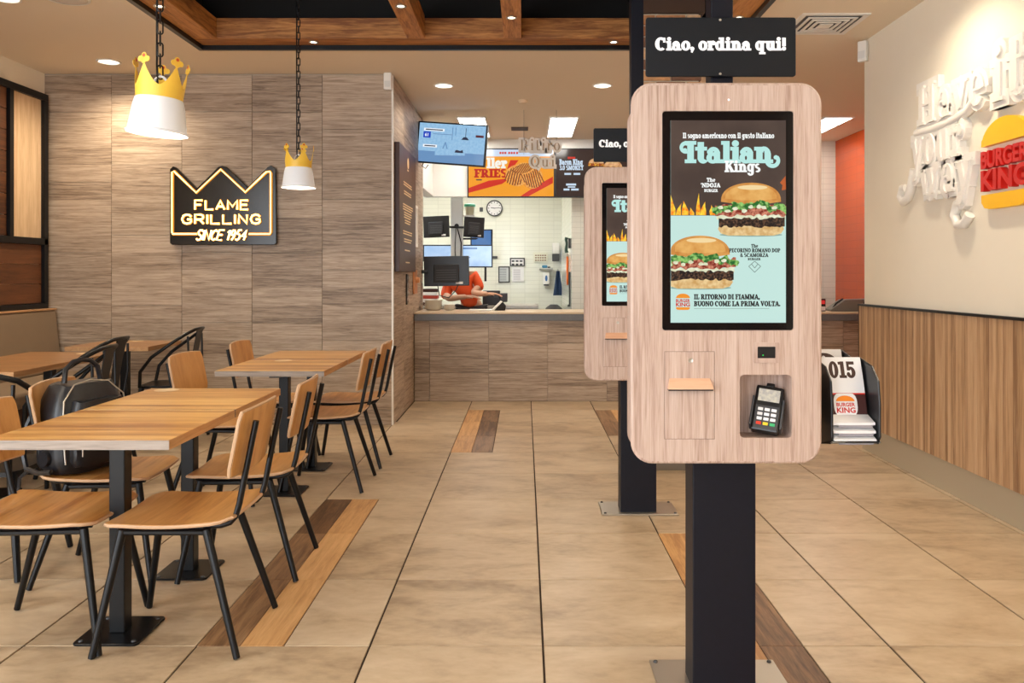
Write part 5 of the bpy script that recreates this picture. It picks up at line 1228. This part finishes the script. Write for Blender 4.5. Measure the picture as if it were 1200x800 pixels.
# hanging pick up lettering
hl = thing('hanging_lettering', 'white outlined pick up lettering hung from the ceiling over the counter', 'sign', PX(633, 198, 8.3))
k8 = 8.3/F; M_clear = plain('letter_grey', srgb(176, 154, 126), .4)
for s, xa, xb, yb, cap in (('Ritiro', 609, 657, 177, 14), ('Qui', 621, 651, 196, 13)):
    sz = cap*k8; cx = (xa-633)*k8; sx = (xb-xa)*k8/text_w(s, sz, .04); zb = (198-yb)*k8
    for c in s:
        m = MB()
        for i, poly in enumerate(glyph_shapes(c, 0, zb, sz, .13)): m.prism([(cx + p[0]*sx, p[1]) for p in poly], -.010 - .0002*(i % 4), .0)
        o = m.build('letter', M_letter, hl); m = MB()
        for i, poly in enumerate(glyph_shapes(c, 0, zb, sz, -.055)): m.prism([(cx + p[0]*sx, p[1]) for p in poly], -.013 - .0002*(i % 4), -.0095)
        m.build('letter_face', M_clear, o); cx += (GLY[c][0] + .04)*sz*sx
MB().box(-.11, .12, -.004, .004, (198-180)*k8, (198-176)*k8).build('rail', M_letter, hl)
for x in (-.17, .17): MB().tube([(x, -.004, .15), (x, -.004, 3.0 - PX(633, 198, 8.3).z - .001)], .0015, 5).build('wire', M_dkgrey, hl)

# ================================================================== KITCHEN
def K(px, py, Y): return PX(px, py, Y)
bcn = thing('kitchen_counter', 'white kitchen work counter behind the service counter', 'counter', (-1.3, 10.2, 0))
MB().box(-2.0, 1.45, -.3, .3, 0, .86).build('body', M_white, bcn); MB().box(-2.02, 1.47, -.33, .32, .86, .90).build('worktop', M_steel, bcn, bevel=.004)
# steel mast with screens
c_ = K(535.5, 300, 10.45)
mast = thing('steel_mast', 'brushed steel ceiling mast carrying the kitchen screens', 'mast', (c_.x, 10.45, 1.40))
MB().box(-.078, .078, -.04, .04, 0, 1.599).build('column', plain('mast_steel', srgb(196, 196, 192), .4, metal=.35), mast, bevel=.006)
MB().lathe([(.03, 0), (.03, .012), (.02, .016), (0, .016)], 16, Matrix.Translation((.0, -.04, .52)) @ Matrix.Rotation(PI/2, 4, 'X')).build('grommet', M_blkpl, mast, smooth=True)
MB().tube([(0, -.055, .52), (.03, -.07, .42), (.06, -.065, .30), (.055, -.06, .12)], .008, 6).tube([(-.01, -.055, .52), (-.01, -.07, .4), (-.02, -.065, .2), (-.01, -.06, .05)], .006, 6).build('cables', M_blkpl, mast, smooth=True)
def back_monitor(px0, py0, px1, py1, Y, rz, ry, lbl):
    a, b_ = K(px0, py1, Y), K(px1, py0, Y); w_, h_ = b_.x-a.x, b_.z-a.z
    t = thing('kitchen_monitor', lbl, 'monitor', ((a.x+b_.x)/2, Y, a.z), 0, 'kitchen monitors seen from behind'); t.rotation_euler = (0, ry, rz)
    MB().box(-w_/2, w_/2, 0, .03, 0, h_).build('housing', M_blkpl, t, bevel=.005)
    MB().box(-w_*.28, w_*.28, -.03, 0, h_*.12, h_*.72).build('rear_bulge', plain('monitor_rear', srgb(34, 34, 36), .5), t, bevel=.01)
    m = MB()
    for k in range(5): m.box(-w_*.22, w_*.22, -.032, -.029, h_*(.2+.08*k), h_*(.225+.08*k))
    m.build('vents', M_dkgrey, t)['kind'] = 'stuff'
    MB().box(w_*.2, w_*.36, -.002, .0, h_*.06, h_*.14).build('rating_label', M_paper, t)
    if Y > 9: MB().tube([(0, .02, h_*.5), (mast.location.x - t.location.x, mast.location.y - .03 - Y, h_*.5)], .016, 6, M=Matrix.Rotation(-rz, 4, 'Z')).build('mount_arm', M_blkpl, t)
    return t
back_monitor(496, 253, 527, 278, 10.2, math.radians(-8), math.radians(-2), 'black monitor back left of the steel mast, under the white bulkhead')
back_monitor(543, 254, 567, 278, 10.2, math.radians(10), math.radians(3), 'black monitor back right of the steel mast')
mon = back_monitor(497, 300, 550, 335, 8.72, 0, math.radians(-1), 'large black monitor back above the plates on the counter')
MB().tube([(-.20, -.02, .16), (-.255, -.03, .16), (-.270, -.06, .16)], .022, 8).build('monitor_arm', M_blkpl, mon, smooth=True)
MB().tube([(-.1, .0, .02), (-.08, -.01, -.1), (.02, -.01, -.13), (.1, -.01, -.05), (.13, 0, .02)], .006, 6).build('cable', M_blkpl, mon, smooth=True)
def front_monitor(px0, py0, px1, py1, Y, rz, lbl, mat):
    a, b_ = K(px0, py1, Y), K(px1, py0, Y); w_, h_ = b_.x-a.x-.024, b_.z-a.z-.024
    t, s = flat_screen('kitchen_display', lbl, 'monitor', ((a.x+b_.x)/2, Y, (a.z+b_.z)/2), w_, h_, (0, 0, rz), mat, 'lit kitchen displays', .03)
    MB().tube([(0, .02, 0), (mast.location.x - t.location.x, .035, .0), (mast.location.x - t.location.x, mast.location.y + .03 - Y, .0)], .014, 6, M=Matrix.Rotation(-rz, 4, 'Z')).build('mount_arm', M_blkpl, t)
    return t, s, w_, h_
Sb = screen('kd_blue', srgb(168, 202, 240), 1.0, srgb(190, 216, 246), 8); Sb2 = screen('kd_deep', srgb(84, 124, 178), 1.0)
front_monitor(496, 287, 531, 306, 10.58, 0, 'pale blue lit display left of the steel mast', Sb)
kd, ks, w_, h_ = front_monitor(533, 287, 577, 313, 10.58, 0, 'pale blue lit display right of the steel mast', Sb)
MB().box(-w_*.44, w_*.1, -.0022, -.0016, h_*.34, h_*.42).box(-w_*.44, -w_*.1, -.0022, -.0016, -h_*.1, -h_*.04).build('display_print', Sb2, ks)['kind'] = 'stuff'
MB().box(w_*.30, w_*.36, .01, .03, -h_*.5-.2, -h_*.5).build('stand', M_blkpl, kd)
front_monitor(551, 269, 577, 290, 10.66, math.radians(-14), 'darker blue display behind the right mast monitor', Sb2)
# far wall items
YW = 13.19
ck = thing('wall_clock', 'round white wall clock on the tiled kitchen wall', 'clock', K(579.5, 244, YW))
Rw = Matrix.Rotation(PI/2, 4, 'X')
MB().lathe([(.118, 0), (.134, .004), (.134, .03), (.122, .036), (.116, .03)], 32, Rw).build('rim', M_dkgrey, ck, smooth=True)
MB().disc(.118, .02, 32, Rw).build('face', M_paper, ck)
for k in range(12):
    a = 2*PI*k/12; MB().box(-.006, .006, -.023, -.021, .088, .106, Matrix.Rotation(a, 4, 'Y')).build('hour_mark', M_blkpl, ck)
MB().box(-.005, .005, -.026, -.024, -.01, .06, Matrix.Rotation(math.radians(-82), 4, 'Y')).build('hour_hand', M_blkpl, ck)
MB().box(-.004, .004, -.029, -.027, -.01, .085, Matrix.Rotation(math.radians(84), 4, 'Y')).build('minute_hand', M_blkpl, ck)
def sheet(px0, py0, px1, py1, lbl, mat, name='paper_sheet', cat='notice', lines=None, frame=None, rows=3, cols=1):
    a, b_ = K(px0, py1, YW), K(px1, py0, YW); t = thing(name, lbl, cat, (a.x, YW, a.z)); w_, h_ = b_.x-a.x, b_.z-a.z
    MB().box(0, w_, -.012, -.001, 0, h_).build('sheet', mat, t)
    if lines:
        m = MB()
        for r in range(rows):
            for c in range(cols): m.box(w_*(.12 + .8*c/cols), w_*(.12 + .8*(c+.72)/cols), -.0135, -.012, h_*(.14 + .76*r/rows), h_*(.14 + .76*(r+.5)/rows))
        m.build('print', lines, t)['kind'] = 'stuff'
    if frame: plate('frame', [(0, 0), (w_, 0), (w_, h_), (0, h_)], [[(.02, .02), (w_-.02, .02), (w_-.02, h_-.02), (.02, h_-.02)]], -.018, -.011, frame, t)
    return t
sheet(584, 312, 597.5, 331, 'grey clipboard with a form hanging on the kitchen wall', plain('form_grey', srgb(200, 204, 204), .5), 'clipboard', 'clipboard', plain('form_ink', srgb(150, 152, 156), .6), M_dkgrey, 7)
sheet(597.5, 302, 615, 312, 'small notice with a dark frame on the kitchen wall', M_paper, lines=plain('ink_dark', srgb(70, 70, 76), .6), frame=M_dkgrey, rows=2, cols=3)
sheet(600, 313, 614, 330, 'white paper sheet below the dark framed notice', M_paper, lines=plain('ink_pale', srgb(196, 190, 196), .6), rows=7)
sheet(625, 296, 642, 307, 'small pictogram sheet with three rows of marks', plain('pict_paper', srgb(228, 226, 206), .5), lines=plain('ink_brown', srgb(140, 100, 76), .6), rows=3, cols=5)
sheet(577, 300, 583, 303, 'small dark switch on the kitchen wall beside the blue display', M_dkgrey, 'wall_switch', 'switch')
sheet(562, 243, 566, 248, 'small grey box on the wall left of the clock', M_dkgrey, 'wall_box', 'box')
pdp = thing('towel_dispenser', 'white and grey paper towel dispenser near the wall corner', 'dispenser', K(651.3, 306, YW))
MB().box(-.06, .055, -.10, -.001, .12, .30).build('cover', M_white, pdp, bevel=.012); MB().box(-.06, .055, -.11, -.001, 0, .12).build('lower_tray', M_dkgrey, pdp, bevel=.008)
sd_ = thing('soap_dispenser', 'white soap dispenser with a blue window under a wall shelf', 'dispenser', K(640, 333, YW))
MB().box(-.055, .055, -.09, -.001, 0, .20).build('housing', M_white, sd_, bevel=.012); MB().prism(ell(0, .10, .02, .05), -.094, -.089).build('blue_window', plain('soap_blue', srgb(40, 100, 160), .3), sd_); MB().box(-.04, .04, -.08, -.001, -.02, 0).build('nozzle', M_dkgrey, sd_)
shf = thing('glove_shelf', 'small grey shelf with blue gloves above the soap dispenser', 'shelf', K(640, 316, YW))
MB().box(-.11, .11, -.14, -.001, 0, .03).build('shelf', plain('shelf_grey', srgb(170, 172, 168), .5), shf, bevel=.006); MB().box(-.07, .02, -.11, -.03, .03, .075).build('glove_box', plain('glove_blue', srgb(70, 140, 180), .6), shf, bevel=.015); MB().box(.02, .07, -.10, -.03, .03, .055).build('glove', M_dkgrey, shf, bevel=.015)
ap = thing('hanging_apron', 'dark blue apron hanging beside the soap dispenser', 'apron', K(654, 346, 13.0))
MB().thick(lambda u, v: ((v-.5)*(.05+.11*(1-u)) , -.02*math.sin(8*v), .40*u), 8, 8, (0, .05, 0)).build('cloth', plain('navy', srgb(28, 52, 84), .8), ap, smooth=True)
MB().tube([(0, .02, .39), (0, .10, .43), (0, .185, .42)], .006, 6).build('hook', M_steel, ap, smooth=True)
bn2 = thing('waste_bin', 'grey waste bin with a dark lid in the kitchen corner', 'bin', (.47, 12.9, 0))
MB().lathe([(.11, 0), (.13, .70), (.125, .70)], 20, cap0=True, cap1=True).build('drum', plain('bin_grey', srgb(112, 112, 100), .5), bn2, smooth=True); MB().lathe([(.135, .70), (.135, .74), (.06, .80), (0, .80)], 20).build('lid', M_dkgrey, bn2, smooth=True)
# pier side wall (faces -X at x = .605)
ob = thing('orange_board', 'orange oval board hanging on the white tiled side wall', 'board', (.604, 11.05, CH - (334-CY)/F*11.05)); ob.rotation_euler = (0, math.radians(-6), -PI/2)
MB().prism(rrect(-.10, .10, 0, .40, .09), -.025, -.003).build('panel', plain('board_orange', srgb(238, 112, 24), .4), ob, bevel=.006)
MB().tube([(0, -.012, .39), (0, -.012, .44)], .008, 6).build('hanger', M_steel, ob)
ph = thing('wall_phone', 'dark green handset hung on the edge of the white tiled side wall', 'phone', (.604, 10.50, CH - (296-CY)/F*10.5)); ph.rotation_euler = (0, 0, -PI/2)
MB().box(-.04, .04, -.03, -.001, .06, .19).build('base', M_dkgrey, ph, bevel=.008); MB().tube([(0, -.05, .0), (0, -.06, .03), (0, -.05, .12), (0, -.06, .17), (0, -.05, .20)], [.028, .022, .016, .022, .028], 10).build('handset', plain('handset_green', srgb(44, 70, 62), .4), ph, smooth=True)
st_ = thing('mop_rail', 'tall thin black rail on the edge of the white tiled side wall', 'rail', (.596, 10.55, .86)); MB().box(-.012, .008, -.015, .015, 0, .46).build('rail', M_blkpl, st_); MB().box(-.03, .008, -.03, .03, .0, .03).build('foot', M_blkpl, st_)
# things on the service counter
ZC = .903
def bowl_stack(px, Y, r, n, lbl):
    x = (px-CX)/F*Y
    for k in range(n):
        t = MB().lathe([(r*.62, 0), (r*.9, .022), (r, .04), (r*.97, .04), (r*.87, .024), (r*.58, .006), (0, .005)], 22, cap0=True).build('bowl', plain('bowl_white', srgb(226, 222, 210), .4), smooth=True)
        t.location = (x, Y, ZC + .001 + .024*k); tag(t, lbl, 'bowl', 'stacked white bowls on the counter')
bowl_stack(508, 8.52, .10, 4, 'white bowl in the larger stack at the left end of the counter')
bowl_stack(526.5, 8.50, .062, 2, 'white bowl in the small stack right of the larger stack')
hs = thing('handheld_scanner', 'black angled scanner with a white edge lying on the counter', 'scanner', ((586-CX)/F*8.5, 8.5, ZC), math.radians(10))
MB().prism([(-.06, 0), (.05, 0), (.06, .05), (.025, .095), (0, .08)], -.04, .04).build('body', M_blkpl, hs, bevel=.006); MB().add([(-.075, -.045, .0), (.02, -.045, .092), (.012, -.045, .102), (-.09, -.045, .004), (-.075, .045, .0), (.02, .045, .092), (.012, .045, .102), (-.09, .045, .004)], [(0,1,2,3),(7,6,5,4),(0,3,7,4),(1,5,6,2),(2,6,7,3),(0,4,5,1)]).build('white_edge', M_white, hs)
tr_ = MB().box(-.12, .12, -.10, .10, 0, .014).build('white_tray', M_white, bevel=.005); tr_.location = ((563-CX)/F*8.45, 8.45, ZC); tag(tr_, 'flat white tray on the counter in front of the worker', 'tray')
pr = thing('receipt_printer', 'black receipt printer on the kitchen work counter', 'printer', (K(577, 357, 10.05).x, 10.05, .90))
MB().box(-.12, .10, -.10, .10, 0, .185).build('body', M_blkpl, pr, bevel=.012); MB().box(.10, .19, -.08, .08, .04, .15).build('side_unit', M_dkgrey, pr, bevel=.008); MB().box(.02, .08, -.102, -.099, .10, .16).build('front_slot', M_dkgrey, pr)
rs_ = thing('box_stack', 'red and white packaging boxes stacked left of the worker', 'boxes', (K(505, 357, 9.98).x, 9.98, .90))
for k, mt in enumerate((M_brown, M_white, plain('pack_red', srgb(170, 60, 40), .6), M_white, M_brown)): MB().box(-.10, .09, -.1, .1, .042*k, .042*k+.04).build('carton', mt, rs_, bevel=.003)
gl = thing('green_lid_tub', 'tub with a mint green lid on a bracket by the steel mast', 'tub', K(550.5, 252, 10.52))
MB().lathe([(.05, 0), (.06, .10), (.06, .11)], 18, cap0=True, cap1=True).build('tub', plain('tub_clear', srgb(206, 200, 170), .3), gl, smooth=True); MB().lathe([(.075, .11), (.075, .14), (.06, .15), (0, .15)], 18).build('lid', plain('mint', srgb(110, 214, 176), .4), gl, smooth=True)
MB().box(-.09, .06, -.06, .06, -.02, -.001).build('bracket', M_steel, gl)
# till at the right end of the counter
tl = thing('cash_till', 'grey till with a sloping top at the right end of the counter', 'till', ((996-CX)/F*8.35, 8.35, ZC), math.radians(-6))
MB().prism([(-.22, 0), (.24, 0), (.24, .13), (-.08, .12), (-.22, .02)], -.12, .12).build('body', plain('till_grey', srgb(118, 112, 104), .5), tl, bevel=.006); MB().box(.10, .22, -.125, -.119, .05, .10).build('drawer_slot', M_blkpl, tl)
MB().tube([(-.19, -.06, .03), (-.16, -.07, .08), (-.09, -.06, .13)], .01, 6).build('cable', M_blkpl, tl, smooth=True)
cr_ = thing('card_reader', 'small black card reader with a red screen beside the till', 'card reader', ((963-CX)/F*8.3, 8.3, ZC), 0)
MB().box(-.035, .035, -.02, .02, 0, .13).build('body', M_blkpl, cr_, bevel=.006); MB().box(-.026, .026, -.0215, -.02, .075, .115).build('screen', screen('reader_red', srgb(190, 40, 40)), cr_); MB().box(-.03, .03, -.022, -.02, .01, .05).build('keypad', M_paper, cr_)

# ---- worker behind the counter, leaning left over the work counter, forearm reaching right
def skin_body(name, mat, verts, edges, radii, parent=None, root=0, lv=2):
    me = bpy.data.meshes.new(name); me.from_pydata(verts, edges, []); o = link(name, me, parent)
    md = o.modifiers.new('skin', 'SKIN'); sv = me.skin_vertices[0].data
    for i, r in enumerate(radii): sv[i].radius = r if isinstance(r, tuple) else (r, r); sv[i].use_root = (i == root)
    md.use_smooth_shade = True
    sb = o.modifiers.new('sub', 'SUBSURF'); sb.levels = lv; sb.render_levels = lv
    me.materials.append(mat); return o
per = thing('person', 'worker in an orange red shirt stooping behind the counter, one arm reaching right', 'person', (-.62, 9.30, 0))
HX, HY, HZ = -.36, -.10, 1.34          # head centre
V = [(0, 0, .90), (-.02, .0, 1.00), (-.08, -.01, 1.12), (-.15, -.03, 1.23), (-.23, -.055, 1.275), (-.29, -.08, 1.30), (HX, HY, HZ), (HX-.02, HY-.01, HZ+.07),
     (.03, -.03, 1.265), (.10, -.06, 1.15), (.02, -.17, 1.07), (.13, -.20, 1.065), (.20, -.21, 1.065),
     (-.26, -.02, 1.16), (-.30, -.08, 1.05), (-.24, -.20, 1.01), (-.10, -.24, 1.03), (-.04, -.25, 1.035),
     (.09, .02, .86), (.11, -.02, .48), (.11, .02, .09), (.11, -.10, .04), (-.08, .02, .86), (-.09, -.02, .48), (-.09, .02, .09), (-.09, -.10, .04)]
E = [(0,1),(1,2),(2,3),(3,4),(4,5),(5,6),(6,7),(3,8),(8,9),(9,10),(10,11),(11,12),(3,13),(13,14),(14,15),(15,16),(16,17),(0,18),(18,19),(19,20),(20,21),(0,22),(22,23),(23,24),(24,25)]
Rr = [(.15,.11),(.14,.10),(.145,.10),(.12,.09),.055,.065,.098,.07, .062,.05,.042,.032,.028, .062,.05,.042,.032,.028, .085,.06,.045,.035, .085,.06,.045,.035]
body = skin_body('body', M_skin, V, E, Rr, per)
skin_body('shirt', M_shirt, [(0,0,.88)] + V[1:4] + [V[8], V[9], (.08,-.10,1.115), V[13], V[14], (-.285,-.13,1.03)], [(0,1),(1,2),(2,3),(3,4),(4,5),(5,6),(3,7),(7,8),(8,9)], [(.165,.125),(.155,.115),(.16,.115),(.135,.10),.078,.066,.06,.078,.066,.06], per)
skin_body('trousers', M_trouser, [(0,0,.94),(.09,0,.86),(.10,-.01,.48),(.10,.02,.10),(-.09,0,.86),(-.10,-.01,.48),(-.10,.02,.10)], [(0,1),(1,2),(2,3),(0,4),(4,5),(5,6)], [(.165,.125),.10,.075,.06,.10,.075,.06], per)
for sgn, (x0, y0, z0, dx) in ((1, (.20, -.21, 1.065, 1)), (-1, (-.04, -.25, 1.035, 1))):
    hv = [(x0, y0, z0), (x0+.05*dx, y0-.005, z0)]; he = [(0, 1)]; hr = [(.03, .02), (.036, .018)]
    for f in range(4):
        yo = -.03 + .02*f; b0 = len(hv); Lf = (.07, .08, .075, .06)[f]
        hv += [(x0+.085*dx, y0+yo, z0), (x0+(.085+Lf*.55)*dx, y0+yo*1.15, z0-.012), (x0+(.085+Lf)*dx, y0+yo*1.2, z0-.032)]; he += [(1, b0), (b0, b0+1), (b0+1, b0+2)]; hr += [.0105, .009, .008]
    b0 = len(hv); hv += [(x0+.035*dx, y0-.05, z0-.005), (x0+.075*dx, y0-.065, z0-.015)]; he += [(0, b0), (b0, b0+1)]; hr += [.011, .009]
    skin_body('hand', M_skin, hv, he, hr, per, lv=1)
HM = Matrix.Translation((HX, HY, HZ)) @ Matrix.Rotation(math.radians(-18), 4, 'Y')
MB().lathe([(0, .13), (.05, .118), (.086, .07), (.104, .01), (.098, -.03), (.08, -.05)], 20, HM @ Matrix.Translation((0, .014, 0))).build('hair', M_hair, per, smooth=True)
MB().lathe([(0, .142), (.06, .132), (.098, .09), (.110, .05)], 20, HM).build('cap', plain('cap_black', srgb(30, 26, 26), .7), per, smooth=True)
for sx in (-.035, .035):
    MB().lathe([(0, .010), (.010, .004), (.012, 0), (.0, -.010)], 10, HM @ Matrix.Translation((sx, -.095, -.005)) @ Matrix.Rotation(PI/2, 4, 'X')).build('eye', M_hair, per, smooth=True)
    MB().lathe([(0, .02), (.014, .012), (.018, 0), (.012, -.02), (0, -.028)], 10, HM @ Matrix.Translation((sx*2.9, .0, -.015))).build('ear', M_skin, per, smooth=True)
MB().lathe([(0, .03), (.010, .012), (.016, -.006), (0, -.016)], 10, HM @ Matrix.Translation((0, -.106, -.03))).build('nose', M_skin, per, smooth=True)
MB().box(-.028, .028, -.098, -.088, -.07, -.062, HM).build('mouth', plain('lip', srgb(160, 90, 80), .5), per, bevel=.003)
